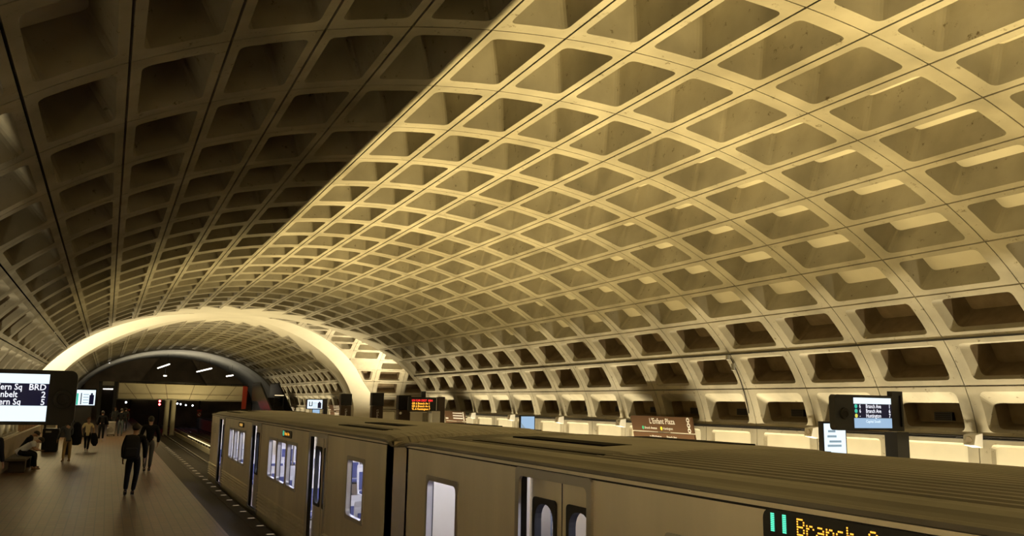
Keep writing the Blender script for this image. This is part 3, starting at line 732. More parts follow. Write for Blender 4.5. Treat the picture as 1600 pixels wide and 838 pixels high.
# ---------------------------------------------------------------- platform edge lights
t0 = None
for k in range(30):
    y = 13.1+1.175*k
    if t0 is None:
        t0 = thing('edge_light', 'small flush light set in the dark edge strip of the left platform', 'light', (-3.97, y, 0.004), 0, 'platform edge lights')
        m = MB(); m.box(-.085, .085, -.055, .055, .0, .006); m.build('frame', 'granite_light', t0)
        m = MB(); m.box(-.065, .065, -.035, .035, .006, .010); m.build('lens', 'edge_lens', t0)
    else: copy_tree(t0, loc=(-3.97, y, 0.004))

# ---------------------------------------------------------------- wall fittings on the right: conduit, speakers, vents, station signs
m = MB()
for dz in (0, .05):
    m.tube([(10.825, y, 1.915+dz) for y in (-13, 10, 20, 30, 40, 48.8)], .018, 8)
tag(m.build('conduit', 'black_metal'), 'pair of dark conduits running along the right wall', 'conduit')
m = MB(); m.tube([(9.86, y, 4.10) for y in (-10, 10, 30, 49)], .014, 6); tag(m.build('cable', 'black_metal'), 'thin dark cable along the upper groove of the right wall', 'cable')
s0 = None
for k, y in enumerate([12.71, 17.51, 27.11, 31.91, 36.71, 41.51, 7.9]):
    lab = 'white boxy loudspeaker on the right wall, ' + ['just right of the large screen on the pylon', 'directly left of the near advertising screen', 'left of the large station name sign', 'at the right of the blue portrait screen', 'at the left of the blue portrait screen', 'nearest the double panel sign', 'nearest the right edge of the view'][k]
    if s0 is None:
        s0 = thing('loudspeaker', lab, 'loudspeaker', (10.66, y, 1.80), 0, 'wall loudspeakers')
        m = MB(); m.loft([[(-.16, -.13, -.02), (.13, -.13, -.08), (.13, .13, -.08), (-.16, .13, -.02)], [(-.11, -.15, .20), (.13, -.15, .24), (.13, .15, .24), (-.11, .15, .20)]], True, True); m.build('cabinet', 'white_paint', s0)
        m = MB(); m.lathe([(.01, -.012), (.075, -.012), (.085, 0)], (-.142, 0, .09), 16, 'x'); m.build('grille', 'parapet', s0)
        m = MB(); m.tube([(.05, .1, .22), (.06, .28, .16), (.10, .5, .13)], .012, 6); m.build('lead', 'black_metal', s0)
    else: copy_tree(s0, loc=(10.66, y, 1.80), label=lab)
v0 = None
for k in range(-2, 19):
    y = Y0+2.4*k+1.25
    p = main_map(y, 10.72, 0.61); 
    if v0 is None:
        v0 = thing('vent_grille', 'small black vent grille inside a coffer of the right wall', 'vent', p, 0, 'vent grilles in the wall coffers')
        m = MB(); m.box(-.02, .14, -.24, .24, -.10, .10); m.build('frame', 'black_metal', v0)
        m = MB()
        for j in range(4): m.box(-.03, -.02, -.2, .2, -.08+j*.045, -.06+j*.045)
        m.build('slats', 'black_gap', v0)
    else: copy_tree(v0, loc=p)
p = main_map(19.94, 9.35, -.10); t = thing('junction_box', 'grey junction box with cable on a rib of the right wall', 'junction box', p)
m = MB(); m.bbox(-.05, .02, -.06, .06, -.10, .12, .01); m.bbox(-.26, -.18, -.05, .05, .22, .37, .01); m.build('box', 'ring_concrete', t)
m = MB(); m.tube([tuple(Vector(main_map(19.94+.02*i, 9.1+.17*i, -.03))-Vector(p)) for i in range(10)], .014, 6); m.build('cable', 'black_metal', t)
def station_sign(y0, y1, zt, label, big=True):
    t = thing('station_sign', label, 'sign', (10.35, (y0+y1)/2, zt), 0, 'station name signs'); h = (y1-y0)/2
    up = Vector((-.2, 0, 1)).normalized(); n = Vector((-1, 0, -.2)).normalized(); rt = Vector((0, -1, 0))
    def slab(a, b, z0, z1, d0, d1): 
        m = MB(); q = []
        for d in (d0, d1): q.append([tuple(rt*u+up*v+n*d) for u, v in ((a, z0), (b, z0), (b, z1), (a, z1))])
        m.loft(q, True, True); return m
    for z0, z1, nm in ((-.53, 0, 0), (-1.10, -.58, 1)):
        pn = slab(-h, h, z0, z1, -.06, 0).build('panel', 'sign_brown', t)
        zc = (z0+z1)/2; q = lambda u, v: tuple(rt*u+up*v+n*.004)
        if big and nm == 0:
            text_mesh('lettering', "L'Enfant Plaza", .27, 'white_paint', pn, q(.1, zc+.09), rt, up, 'CENTER', bold=True)
            text_mesh('lettering', "Branch Avenue", .12, 'white_paint', pn, q(-.98, zc-.15), rt, up, 'LEFT', bold=True)
            text_mesh('lettering', "Huntington", .12, 'white_paint', pn, q(.12, zc-.15), rt, up, 'LEFT', bold=True)
            for u, mt in ((-1.08, 'line_green'), (.02, 'line_yellow')):
                m = MB(); m.add([q(u+.065*cos(2*pi*k/20), zc-.15+.065*sin(2*pi*k/20)) for k in range(20)], [tuple(range(20))]); m.build('line_dot', mt, pn)
            for k in range(3):
                m = MB(); m.add([q(h-.2+.085*cos(2*pi*j/20), zc+.17-.175*k+.085*sin(2*pi*j/20)) for j in range(20)], [tuple(range(20))]); m.build('icon', 'white_paint', pn)
                m = MB(); q2 = lambda u, v: tuple(rt*u+up*v+n*.007); m.add([q2(h-.2+a*.05, zc+.17-.175*k+b*.03) for a, b in ((-1, -1), (1, -1), (.6, 1), (-.6, 1))], [(0, 1, 2, 3)]); m.build('icon', 'sign_brown', pn)
        elif big:
            text_mesh('lettering', "to Huntington", .12, 'white_paint', pn, q(-.75, z1-.13), rt, up, 'LEFT', bold=True)
            text_mesh('lettering', "Branch Ave", .12, 'white_paint', pn, q(.25, z1-.13), rt, up, 'LEFT', bold=True)
            m = MB()
            for k in range(9): u = -.8+k*.22; m.add([q(u, zc-.03), q(u+.12, zc-.03), q(u+.12, zc+.02), q(u, zc+.02)], [(0, 1, 2, 3)])
            m.build('lettering', 'white_paint', pn)
        else:
            m = MB()
            for k in range(3): u = -.2; v = z1-.10-.14*k; m.add([q(u, v-.03), q(h-.25, v-.03), q(h-.25, v+.03), q(u, v+.03)], [(0, 1, 2, 3)])
            m.add([q(-h+.1, zc-.18), q(-h+.5, zc-.18), q(-h+.5, zc-.10), q(-h+.1, zc-.10)], [(0, 1, 2, 3)])
            m.build('lettering', 'white_paint', pn); m = MB(); m.add([q(h-.18, z0+.03), q(h-.04, z0+.03), q(h-.04, z1-.03), q(h-.18, z1-.03)], [(0, 1, 2, 3)]); m.build('end_plate', 'white_paint', pn)
    m = MB()
    for y in (-h*.6, h*.6): m.box(.15, .46, y-.03, y+.03, -.35, -.29); m.box(.28, .46, y-.03, y+.03, -.95, -.89)
    m.build('bracket', 'black_metal', t)
station_sign(22.45, 26.0, 2.18, "large brown station sign lettered L'Enfant Plaza on the right wall")
station_sign(42.0, 44.9, 2.08, 'smaller brown double panel sign on the right wall beside the red departure board', big=False)
station_sign(69.0, 72.5, 2.2, 'distant brown sign on the right wall beside the leftmost dark pylon', big=False)
station_sign(88.0, 92.0, 1.9, 'most distant brown sign on the right wall near the escalator', big=False)

# ---------------------------------------------------------------- departure screens
def pad(m, a, b, z0, z1, y): m.quad((a, y, z0), (b, y, z0), (b, y, z1), (a, y, z1)); return m
def departure_screen(label, loc, ext, rows, mirror, header=None, foot=None, post_h=2.0):
    """x to the right, facing -y; the LCD is centred on x = 0 and z = 0 (1.2 x 0.68)"""
    t = thing('departure_screen', label, 'screen', loc, 0, 'departure screens'); s = mirror
    def X(a, b): return sorted((s*a, s*b))
    w_, h_ = .59, .335
    m = MB(); pts = rounded(*X(-.70, ext), -.385, .395, .09); m.loft([[(p[0], -.06, p[1]) for p in pts], [(p[0], .10, p[1]) for p in pts]], True, True)
    m.box(*X(-1.0, -.66), -.05, .09, -.40, .50)
    hs = m.build('housing', 'black_metal', t)
    m = MB(); m.lathe([(.13, 0), (.125, -.03), (.08, -.04), (.07, -.02), (.02, -.015)], (s*(ext-.165 if ext < 1 else ext-.29), -.06, -.02), 20, 'y'); m.build('speaker_ring', 'rubber', hs)
    m = MB(); m.box(*X(-1.02, -.64), -.14, .20, -loc[2], -.42); m.box(*X(-.95, -.90), -.09, -.05, -.3, .4); m.build('post', 'black_metal', t)
    y = -.063
    lcd = pad(MB(), -w_, w_, -h_, h_, y).build('lcd', 'screen_navy', t)
    pad(MB(), -w_, w_, .20, h_, y-.002).build('header_band', 'screen_white', lcd)
    pad(MB(), -w_, w_, -h_, -.115, y-.002).build('message_band', 'screen_white' if s > 0 else 'screen_pale', lcd)
    for k, (car, dest, mn, dot) in enumerate(rows):
        z = .145-.105*k
        if dot:
            m = MB(); m.add([(-.52+.045*cos(2*pi*j/20), y-.002, z+.045*sin(2*pi*j/20)) for j in range(20)], [tuple(range(20))]); m.build('line_dot', dot, lcd)
        text_mesh('lettering', car, .122, 'screen_text', lcd, (-.42, y-.002, z), (1, 0, 0), (0, 0, 1), 'LEFT', bold=True, sx=.8)
        text_mesh('lettering', dest, .122, 'screen_text', lcd, (-.22, y-.002, z), (1, 0, 0), (0, 0, 1), 'LEFT', bold=True, sx=.85)
        text_mesh('lettering', mn, .122, 'screen_text', lcd, (.56, y-.002, z), (1, 0, 0), (0, 0, 1), 'RIGHT', bold=True, sx=.95)
    if foot: text_mesh('lettering', foot, .085, 'screen_white', lcd, (0, y-.004, -.19), (1, 0, 0), (0, 0, 1), 'CENTER', bold=True)
    return t
departure_screen('near departure screen on the right platform listing Branch Ave and Huntington', (8.62, 13.7, 2.45), 1.16,
    [('6', 'Branch Ave', '1', 'screen_green'), ('6', 'Branch Ave', '6', 'screen_green'), ('-', 'Huntington', '7', 'screen_yellow')], -1, foot='Capital South')
departure_screen('near departure screen on the left platform listing Mt Vern Sq and Greenbelt', (-8.32, 13.9, 2.48), .95,
    [('8', 'Mt Vern Sq', 'BRD', None), ('8', 'Greenbelt', '2', None), ('6', 'Mt Vern Sq', '5', None)], 1)
def far_screen(label, loc, k, mirror, green):
    t = thing('departure_screen', label, 'screen', loc, 0, 'departure screens'); s = mirror
    m = MB(); pts = rounded(-.66*k, .66*k, -.39, .40, .05); m.loft([[(p[0], -.06, p[1]) for p in pts], [(p[0], .10, p[1]) for p in pts]], True, True)
    m.box(*sorted((s*.62*k, s*.98*k)), -.04, .08, -.36, .44); m.build('housing', 'black_metal', t)
    m = MB(); m.box(*sorted((s*.70*k, s*1.0*k)), -.1, .16, -loc[2], -.34); m.build('post', 'black_metal', t)
    lcd = pad(MB(), -.58*k, .58*k, -.335, .335, -.063).build('lcd', 'screen_white', t)
    m = MB(); y = -.066
    pad(m, .22*k, .50*k, -.30, .12, y); pad(m, .30*k, .42*k, .12, .2, y)
    if green: pad(m, -.30*k, -.24*k, -.30, .20, y)
    else: pad(m, -.45*k, -.38*k, -.1, .2, y); pad(m, -.45*k, -.2*k, -.16, -.1, y); pad(m, -.25*k, -.18*k, -.1, .2, y)
    m.build('dark_block', 'screen_navy', lcd)
    if green: pad(MB(), -.55*k, -.44*k, -.32, .18, y).build('line_stripe', 'screen_green', lcd)
    m = MB()
    for j in range(4): pad(m, -.15*k, .18*k, .12-.12*j, .15-.12*j, y)
    m.build('text_line', 'screen_grey', lcd)
far_screen('distant white departure screen over the left platform beside the lift tower', (-7.82, 42, 2.48), .66, -1, True)
far_screen('distant white departure screen over the right platform left of the pylons', (7.68, 66, 2.26), 1.0, 1, False)
# red and amber departure board
t = thing('departure_board', 'departure board with red and amber lettering beside the dark pylons', 'departure board', (7.68, 41, 2.43))
m = MB(); m.bbox(-.80, .80, -.05, .12, -.34, .36, .015); m.box(-.12, .12, -.04, .1, .36, .66); hs = m.build('housing', 'black_metal', t)
m = MB(); m.box(.80, 1.17, -.08, .2, -2.43, .40); m.build('post', 'bronze', t)
m = MB(); m.box(.70, .725, -.07, -.05, -.3, .34); m.box(-.72, .2, -.07, -.05, -.42, -.39); m.build('trim', 'white_paint', hs)
for txt, z, mt, x in (('LN CAR DEST  MIN', .19, 'led_red', -.62), ('GR 6 Branch Av 1', .04, 'led_amber', -.62), ('GR 6 Branch Av 6', -.10, 'led_amber', -.62), ('YL 6 Huntington 7', -.24, 'led_amber', -.62)):
    text_mesh('led_text', txt, .15, mt, hs, (x, -.054, z), (1, 0, 0), (0, 0, 1), 'LEFT', bold=True, sx=.88)
# dark station pylons with upright lettering
for x, y, h, txt, lab in ((6.75, 53, 3.0, True, 'leftmost of three dark station pylons on the right platform'), (7.02, 47, 3.03, True, 'middle one of three dark station pylons on the right platform'), (7.30, 43, 2.88, False, 'rightmost of three dark station pylons, left of the red lettered board')):
    t = thing('station_pylon', lab, 'pylon', (x, y, 0), 0, 'station pylons')
    m = MB(); m.bbox(-.33, .33, -.2, .2, 0, h-.75, .02); m.build('body', 'bronze', t); m = MB(); m.bbox(-.35, .35, -.22, .22, h-.74, h, .02); m.build('cap', 'black_metal', t)
    if txt: text_mesh('lettering', "L'Enfant Plaza", .17, 'white_paint', t, (.0, -.205, h-.95), (0, 0, -1), (1, 0, 0), 'LEFT', bold=True)
    else:
        m = MB(); m.add([(-.22+.07*cos(2*pi*j/16), -.205, 1.95+.07*sin(2*pi*j/16)) for j in range(16)], [tuple(range(16))]); m.build('emblem', 'white_paint', t)
# portrait advertising screens
def ad_screen(label, loc, w_, h_, kind):
    t = thing('advertising_screen', label, 'screen', loc, 0, 'advertising screens')
    m = MB(); m.bbox(-w_/2-.04, w_/2+.04, -.04, .10, .35, h_+.45, .01); m.box(-w_/3, w_/3, .0, .08, 0, .36); m.build('case', 'black_metal', t)
    y = -.043; lcd = pad(MB(), -w_/2, w_/2, .40, h_+.40, y).build('lcd', 'screen_white' if kind else 'screen_pale', t); T = h_+.40
    if kind:
        pad(MB(), .05, w_/2, .40, T-.80, y-.002).build('green_block', 'screen_green', lcd)
        m = MB()
        for a, b, z in ((-.22, .02, T-.18), (-.25, .05, T-.30), (-.19, .2, T-.42), (-.25, .2, T-.52)): pad(m, a, b, z-.025, z+.025, y-.002)
        m.build('text_line', 'screen_grey', lcd)
        m = MB(); rg = []
        for r in (.20, .15): rg.append([(.0+r*cos(2*pi*j/32), y-.004, T-.98+r*sin(2*pi*j/32)) for j in range(32)])
        m.loft(rg); m.build('ring_mark', 'screen_navy', lcd)
        m = MB(); m.add([(.0+.15*cos(2*pi*j/32), y-.004, T-.98+.15*sin(2*pi*j/32)) for j in range(32)], [tuple(range(32))]); m.build('ring_fill', 'screen_white', lcd)
        m = MB(); pad(m, -.07, -.045, T-1.02, T-.92, y-.006); pad(m, -.01, .015, T-1.02, T-.92, y-.006); pad(m, .05, .075, T-1.02, T-.92, y-.006); pad(m, -.07, .075, T-1.03, T-1.0, y-.006); m.build('mark', 'screen_blue', lcd)
    else:
        m = MB(); m.add([(-w_/2, y-.002, T-.25), (.02, y-.002, T-.62), (.10, y-.002, T-.52), (w_/2-.04, y-.002, T-.5), (w_/2-.05, y-.002, T-.85), (-.05, y-.002, T-.85), (-w_/2+.1, y-.002, T-.7)], [tuple(range(7))]); m.build('picture', 'screen_grey', lcd)
        pad(MB(), -w_/2, w_/2, T-1.15, T-.9, y-.002).build('pale_band', 'screen_white', lcd)
ad_screen('portrait screen with green corner and dark ring behind the near right departure screen', (8.82, 15.0, 0), .70, 1.78, 1)
ad_screen('portrait screen with pale blue picture on the far side of the train', (8.90, 31.5, 0), .62, 1.62, 0)
ad_screen('slim blue portrait screen under the distant right departure screen', (7.9, 66.4, 0), .55, 1.45, 0)
t = thing('cream_board', 'plain cream board standing under the red and amber board', 'panel', (8.25, 40.6, 0)); m = MB(); m.bbox(-.22, .22, -.03, .03, .3, 2.1, .01); m.build('panel', 'white_paint', t); m = MB(); m.box(-.2, .2, -.02, .05, 0, .3); m.build('foot', 'black_metal', t)
# left platform: litter bin and bench
t = thing('litter_bin', 'black square litter bin on the left platform under the screen', 'bin', (-9.15, 44.6, 0), 0)
m = MB(); m.bbox(-.34, .34, -.34, .34, 0, 1.05, .04); m.build('body', 'black_metal', t); m = MB()
for sx in (-.28, .28):
    for sy in (-.28, .28): m.box(sx-.03, sx+.03, sy-.03, sy+.03, 1.05, 1.22)
m.bbox(-.38, .38, -.38, .38, 1.20, 1.30, .03); m.build('lid', 'black_metal', t)
m = MB(); m.box(-.22, .02, -.347, -.343, .86, .94); m.build('plate', 'parapet', t)
t = thing('bench', 'dark stone bench on the left platform under two seated people', 'bench', (-9.50, 33.8, 0))
m = MB(); m.bbox(-.30, .30, -1.5, 1.5, .36, .46, .02); m.build('seat', 'granite_dark', t)
for y in (-1.1, 1.1): m = MB(); m.bbox(-.2, .28, y-.2, y+.2, 0, .36, .02); m.build('leg', 'granite_dark', t)
t = thing('map_pylon', 'black map pylon standing under the distant left screen', 'pylon', (-8.7, 60, 0))
m = MB(); m.bbox(-.9, .9, -.15, .15, 0, 2.0, .02); m.build('body', 'black_metal', t); m = MB(); m.box(-.86, -.80, -.155, -.15, 1.5, 1.85); m.build('strip', 'red_banner', t)

# ---------------------------------------------------------------- people
mat('skin', (0.42, 0.25, 0.17), 0.6); mat('hair_dark', (0.02, 0.014, 0.01), 0.6); mat('hair_red', (0.16, 0.05, 0.025), 0.6)
mat('cloth_black', (0.010, 0.010, 0.011), 0.9, spec=0.2); mat('cloth_charcoal', (0.028, 0.028, 0.03), 0.9, spec=0.2); mat('cloth_navy', (0.02, 0.022, 0.035), 0.9, spec=0.2)
mat('cloth_cream', (0.85, 0.74, 0.45), 0.9, spec=0.2); mat('cloth_khaki', (0.34, 0.24, 0.11), 0.9, spec=0.2); mat('cloth_grey', (0.10, 0.10, 0.10), 0.9, spec=0.2)
mat('cloth_slate', (0.07, 0.075, 0.085), 0.9, spec=0.2); mat('cloth_pale', (0.75, 0.78, 0.85), 0.9, spec=0.2); mat('denim', (0.07, 0.085, 0.09), 0.9, spec=0.2); mat('bag_grey', (0.22, 0.20, 0.18), 0.8)
mat('shoe_black', (0.012, 0.011, 0.01), 0.5); mat('shoe_white', (0.6, 0.56, 0.5), 0.6); mat('shoe_tan', (0.28, 0.17, 0.08), 0.6)
def skin_mesh(name, V, E, Rr, m, parent, sub=1, root=0):
    me = bpy.data.meshes.new(name); me.from_pydata([tuple(v) for v in V], E, []); o = bpy.data.objects.new(name+'_s', me); COL.objects.link(o)
    md = o.modifiers.new('skin', 'SKIN'); md.use_smooth_shade = True; md.branch_smoothing = 0.4
    if not me.skin_vertices: 
        bpy.context.view_layer.objects.active = o
    for i, r in enumerate(Rr):
        sv = me.skin_vertices[0].data[i]; sv.radius = r if isinstance(r, tuple) else (r, r); sv.use_root = (i == root)
    ss = o.modifiers.new('sub', 'SUBSURF'); ss.levels = sub; ss.render_levels = sub
    bpy.context.view_layer.update()
    out = bpy.data.meshes.new_from_object(o.evaluated_get(bpy.context.evaluated_depsgraph_get()))
    bpy.data.objects.remove(o); bpy.data.meshes.remove(me)
    out.materials.clear(); out.materials.append(MAT[m]); out.name = name
    r = bpy.data.objects.new(name, out); COL.objects.link(r); r.parent = parent; return r
class Sk:
    def __init__(s): s.V = []; s.E = []; s.R = []
    def p(s, v, r, par=None):
        s.V.append(Vector(v)); s.R.append(r)
        if par is not None: s.E.append((par, len(s.V)-1))
        return len(s.V)-1
    def chain(s, par, pts):
        for v, r in pts: par = s.p(v, r, par)
        return par
def person(label, loc, rotz, h=1.75, lean=0.0, arms=None, legs=None, top='cloth_black', bottom='cloth_black', shoe='shoe_black', hair='hair_dark', sleeves='long', hips=None, long_hair=False, coat=False, hood=False, head_down=0.0, female=False):
    """faces +y in its own frame. arms/legs: {'L': (elbow, wrist)} and {'L': (knee, ankle)} in metres for a 1.75 m figure"""
    t = thing('person', label, 'person', loc, rotz, 'people on the left platform'); k = h/1.75
    arms = arms or {}; legs = legs or {}
    hip = Vector(hips or (0, 0, .93))
    def B(x, y, z):                                          # upper-body point: bend forward about the hips
        v = Vector((x, y, z-.93)); v = Vector((v.x, v.y*cos(lean)+v.z*sin(lean), -v.y*sin(lean)+v.z*cos(lean))); return (hip+v)
    K = lambda v: Vector(v)*k
    sw = .165 if female else .185
    S1, S2 = Sk(), Sk(); S3 = Sk()
    tors = [((0, 0, .93), .115), ((0, .01, 1.08), .105 if female else .115), ((0, .0, 1.26), .125), ((0, -.01, 1.40), .105)]
    def upper(S, g, hands, sleeve):
        a = S.p(K(B(*tors[0][0])), (tors[0][1]+g)*k); c = a
        if not hands: S.p(K(B(0, 0, .80)), (.118+g)*k, a)
        for v, r in tors[1:]: c = S.p(K(B(*v)), (r+g)*k, c)
        if not hands: S.p(K(B(0, 0, 1.50)), (.050+g)*k, c)
        ends = {}
        for sd, sg in (('L', -1), ('R', 1)):
            sh = B(sg*sw, -.01, 1.42); el, wr = arms.get(sd, ((sg*(sw+.055), -.03, 1.13), (sg*(sw+.06), .06, .88)))
            el, wr = Vector(el), Vector(wr)
            s1 = S.p(K(sh), (.058+g)*k, c); e = S.p(K(el), (.042+g)*k, s1)
            if sleeve == 'short': 
                if not hands: S.V[-1] = K(sh+(el-sh)*.75); S.R[-1] = (.055+g)*k
            if hands or sleeve == 'long':
                f = S.p(K(el+(wr-el)*.5), (.036+g)*k, e); wv = S.p(K(wr if hands else el+(wr-el)*.95), (.027+g)*k, f)
                if hands: ends[sd] = (wv, (wr-el).normalized(), wr, sg)
        return a, c, ends
    a, c, ends = upper(S1, 0, True, 'long')
    nk = S1.p(K(B(0, .0, 1.49)), .052*k, c)
    hd = head_down
    def H(x, y, z):
        v = Vector((x, y, z-1.53)); v = Vector((v.x, v.y*cos(hd)+v.z*sin(hd), -v.y*sin(hd)+v.z*cos(hd))); return B(v.x, v.y, v.z+1.53)
    j = S1.p(K(H(0, .02, 1.55)), .066*k, nk); j2 = S1.p(K(H(0, .022, 1.63)), (.076*k, .088*k), j); S1.p(K(H(0, .005, 1.70)), (.066*k, .078*k), j2)
    S1.p(K(H(0, .118, 1.615)), .012*k, j2)                    # nose
    for sg in (-1, 1): S1.p(K(H(sg*.085, .01, 1.62)), .012*k, j2)   # ears
    # hands: palm and five fingers
    for sd, (wv, d, wr, sg) in ends.items():
        side = Vector((0, 1, 0)); side = (side-d*side.dot(d)); side = side.normalized() if side.length > .1 else Vector((1, 0, 0)); nrm = d.cross(side)*sg
        pm = S1.p(K(wr+d*.055), .030*k, wv)
        for q, (off, ln) in enumerate(((.028, .070), (.010, .080), (-.009, .075), (-.026, .058))):
            S1.chain(pm, [(K(wr+d*.095+side*off), .0095*k), (K(wr+d*(.095+ln*.55)+side*off*1.1-nrm*.008), .0085*k), (K(wr+d*(.095+ln*.9)+side*off*1.1-nrm*.026), .0075*k)])
        S1.chain(pm, [(K(wr+d*.05+side*.042), .011*k), (K(wr+d*.085+side*.058-nrm*.01), .009*k)])
    def lower(S, g, feet, root=None, stop=1.0):
        if root is None:
            root = S.p(K(hip+Vector((0, 0, .02))), (.115+g)*k); S.p(K(B(0, 0, 1.08)), (.100+g)*k, root)
        for sd, sg in (('L', -1), ('R', 1)):
            kn, an = legs.get(sd, ((sg*.10, .02, .50), (sg*.10, -.01, .085))); kn, an = Vector(kn), Vector(an); hp = hip+Vector((sg*.09, 0, -.05))
            q = S.p(K(hp), (.088+g)*k, root); q = S.p(K(hp+(kn-hp)*.5), (.075+g)*k, q); q = S.p(K(kn), (.055+g)*k, q); q = S.p(K(kn+(an-kn)*.4), (.054+g)*k, q); q = S.p(K(kn+(an-kn)*(.96 if not feet else 1)), (.036+g*1.3)*k, q)
            if feet: S.p(K(an+Vector((0, .12, -.045))), .03*k, q)
    lower(S1, 0, True, a)
    body = skin_mesh('body', S1.V, S1.E, S1.R, 'skin', t)
    g = .022 if coat else .014
    _, cc, _ = upper(S2, g, False, sleeves)
    if coat: S2.p(K(hip+Vector((0, 0, -.10))), .155*k, 0)
    if hood: S2.p(K(B(0, -.05, 1.50)), .085*k, cc)
    skin_mesh('coat' if coat else 'shirt', S2.V, S2.E, S2.R, top, t)
    lower(S3, .014, False); skin_mesh('trousers', S3.V, S3.E, S3.R, bottom, t)
    for sd, sg in (('L', -1), ('R', 1)):
        kn, an = legs.get(sd, ((sg*.10, .02, .50), (sg*.10, -.01, .085))); an = Vector(an); kn = Vector(kn); dn = (an-kn).normalized(); fw = Vector((0, 1, 0))-dn*dn.y; fw = fw.normalized() if fw.length > .2 else Vector((0, 0, -1))
        S = Sk(); i = S.p(K(an+dn*.035-fw*.045), .040*k); S.chain(i, [(K(an+dn*.045+fw*.06), .040*k), (K(an+dn*.052+fw*.155), .032*k)]); i2 = S.p(K(an-dn*.03), .046*k, i)
        skin_mesh('shoe', S.V, S.E, S.R, shoe, t)
    m = MB(); rg = []; nu, nv = 16, 9
    for iv in range(nv+1):
        th = pi*.98*iv/nv+.01; ring = []
        for iu in range(nu):
            a = 2*pi*iu/nu; x, y, z = sin(th)*cos(a), sin(th)*sin(a), cos(th)
            lim = -.10+.55*max(0, y)-(1.2 if long_hair else .62)*max(0, -y)   # hairline: high over the face, low at the nape
            z = max(z, lim); q = 1 if z > lim else .97
            ring.append(tuple(K(H(x*.095*q, .012+y*.112*q, 1.645+z*(.118 if z > 0 else .13)))))
        rg.append(ring)
    m.loft(rg, True, True); m.build('hair', hair, t, smooth=True)
    m = MB()
    for sg in (-1, 1): m.lathe([(.002, .008), (.009, .004), (.011, -.004)], K(H(sg*.032, .098, 1.64)), 8, 'y')
    m.build('eye', 'hair_dark', t)
    return t, k, B, K
def backpack(parent, c, tilt, s=1.0, mt='cloth_charcoal'):
    m = MB(); rg = []
    for z, w_, d in ((-.25, .13, .06), (-.22, .16, .09), (-.05, .165, .10), (.12, .15, .085), (.20, .12, .06), (.235, .06, .03)):
        rg.append([(c[0]+s*w_*math.copysign(abs(cos(a))**.6, cos(a)), c[1]-tilt*z+s*d*math.copysign(abs(sin(a))**.6, sin(a)), c[2]+s*z) for a in [2*pi*i/16 for i in range(16)]])
    m.loft(rg, True, True); b = m.build('main_pouch', mt, parent, smooth=True)
    m = MB(); m.bbox(c[0]-.11*s, c[0]+.11*s, c[1]-.15*s, c[1]-.08*s, c[2]-.20*s, c[2]-.02*s, .02); m.build('front_pocket', mt, parent)
    m = MB()
    for sx in (-1, 1): m.tube([(c[0]+sx*.09, c[1]+.06, c[2]+.18), (c[0]+sx*.11, c[1]+.14, c[2]+.24), (c[0]+sx*.12, c[1]+.29, c[2]+.16), (c[0]+sx*.13, c[1]+.27, c[2]-.05), (c[0]+sx*.13, c[1]+.08, c[2]-.18)], .016, 6)
    m.tube([(c[0]-.13, c[1]-.02, c[2]-.2), (c[0]-.19, c[1]-.03, c[2]-.33), (c[0]-.185, c[1]-.03, c[2]-.44)], .008, 6)
    m.build('strap', mt, parent)
# man walking away with a backpack
t, k, B, K = person('man in dark clothes with a backpack walking away, nearest on the left platform', (-6.20, 24.3, 0), -0.02, 1.84, lean=0.05, coat=True, hood=True,
    arms={'L': ((-.25, -.08, 1.14), (-.24, .02, .90)), 'R': ((.24, -.04, 1.14), (.25, .10, .89))}, legs={'L': ((-.11, .02, .52), (-.13, -.12, .12)), 'R': ((.09, .10, .52), (.04, .16, .085))}, top='cloth_black', bottom='cloth_black')
bp_ = thing('backpack', 'dark grey backpack on the back of the nearest walking man', 'backpack', (-6.28, 23.87, 1.27)); backpack(bp_, (0, 0, 0), .05, 1.25)
# tall person ahead of him
person('tall person in a wide black jacket and grey jeans walking ahead of the backpack man', (-5.50, 32.1, 0), 0.03, 1.88, coat=True, hood=True,
    arms={'L': ((-.27, -.03, 1.14), (-.26, .05, .90)), 'R': ((.27, -.02, 1.14), (.26, .05, .90))}, legs={'L': ((-.10, -.02, .50), (-.10, -.10, .10)), 'R': ((.08, .06, .50), (.06, .10, .085))}, top='cloth_black', bottom='cloth_grey')
# woman in a cream top coming this way
t, k, B, K = person('woman in a cream top and black trousers walking toward the camera', (-7.64, 44.3, 0), pi+.15, 1.56, arms={'L': ((-.30, -.06, 1.14), (-.28, .10, .95)), 'R': ((.30, -.05, 1.14), (.27, .12, .95))},
    legs={'L': ((-.07, .10, .50), (-.05, .05, .085)), 'R': ((.07, .02, .50), (.03, -.16, .13))}, top='cloth_cream', bottom='cloth_black', sleeves='short', hair='hair_red', female=True, shoe='shoe_white')
t = thing('jacket', 'black jacket carried by the woman in the cream top', 'jacket', (-7.34, 44.06, .60))
m = MB(); m.loft([[(-.04+.1*cos(a), .06*sin(a), .26) for a in [i*pi/5 for i in range(10)]], [(.0+.16*cos(a), .09*sin(a), .05) for a in [i*pi/5 for i in range(10)]], [(.02+.15*cos(a), .08*sin(a), -.2) for a in [i*pi/5 for i in range(10)]], [(.04+.06*cos(a), .04*sin(a), -.34) for a in [i*pi/5 for i in range(10)]]], True, True); m.build('cloth', 'cloth_black', t, smooth=True)
t = thing('shopping_bag', 'small black bag in the other hand of the woman in the cream top', 'bag', (-7.98, 44.2, .66))
m = MB(); m.loft([[(-.08, -.04, .1), (.08, -.04, .1), (.08, .04, .1), (-.08, .04, .1)], [(-.16, -.06, -.22), (.10, -.06, -.28), (.10, .06, -.28), (-.16, .06, -.22)]], True, True); m.build('pouch', 'cloth_black', t)
m = MB(); m.tube([(-.06, 0, .1), (-.02, 0, .2), (.04, 0, .2), (.07, 0, .1)], .01, 6); m.build('handle', 'cloth_black', t)
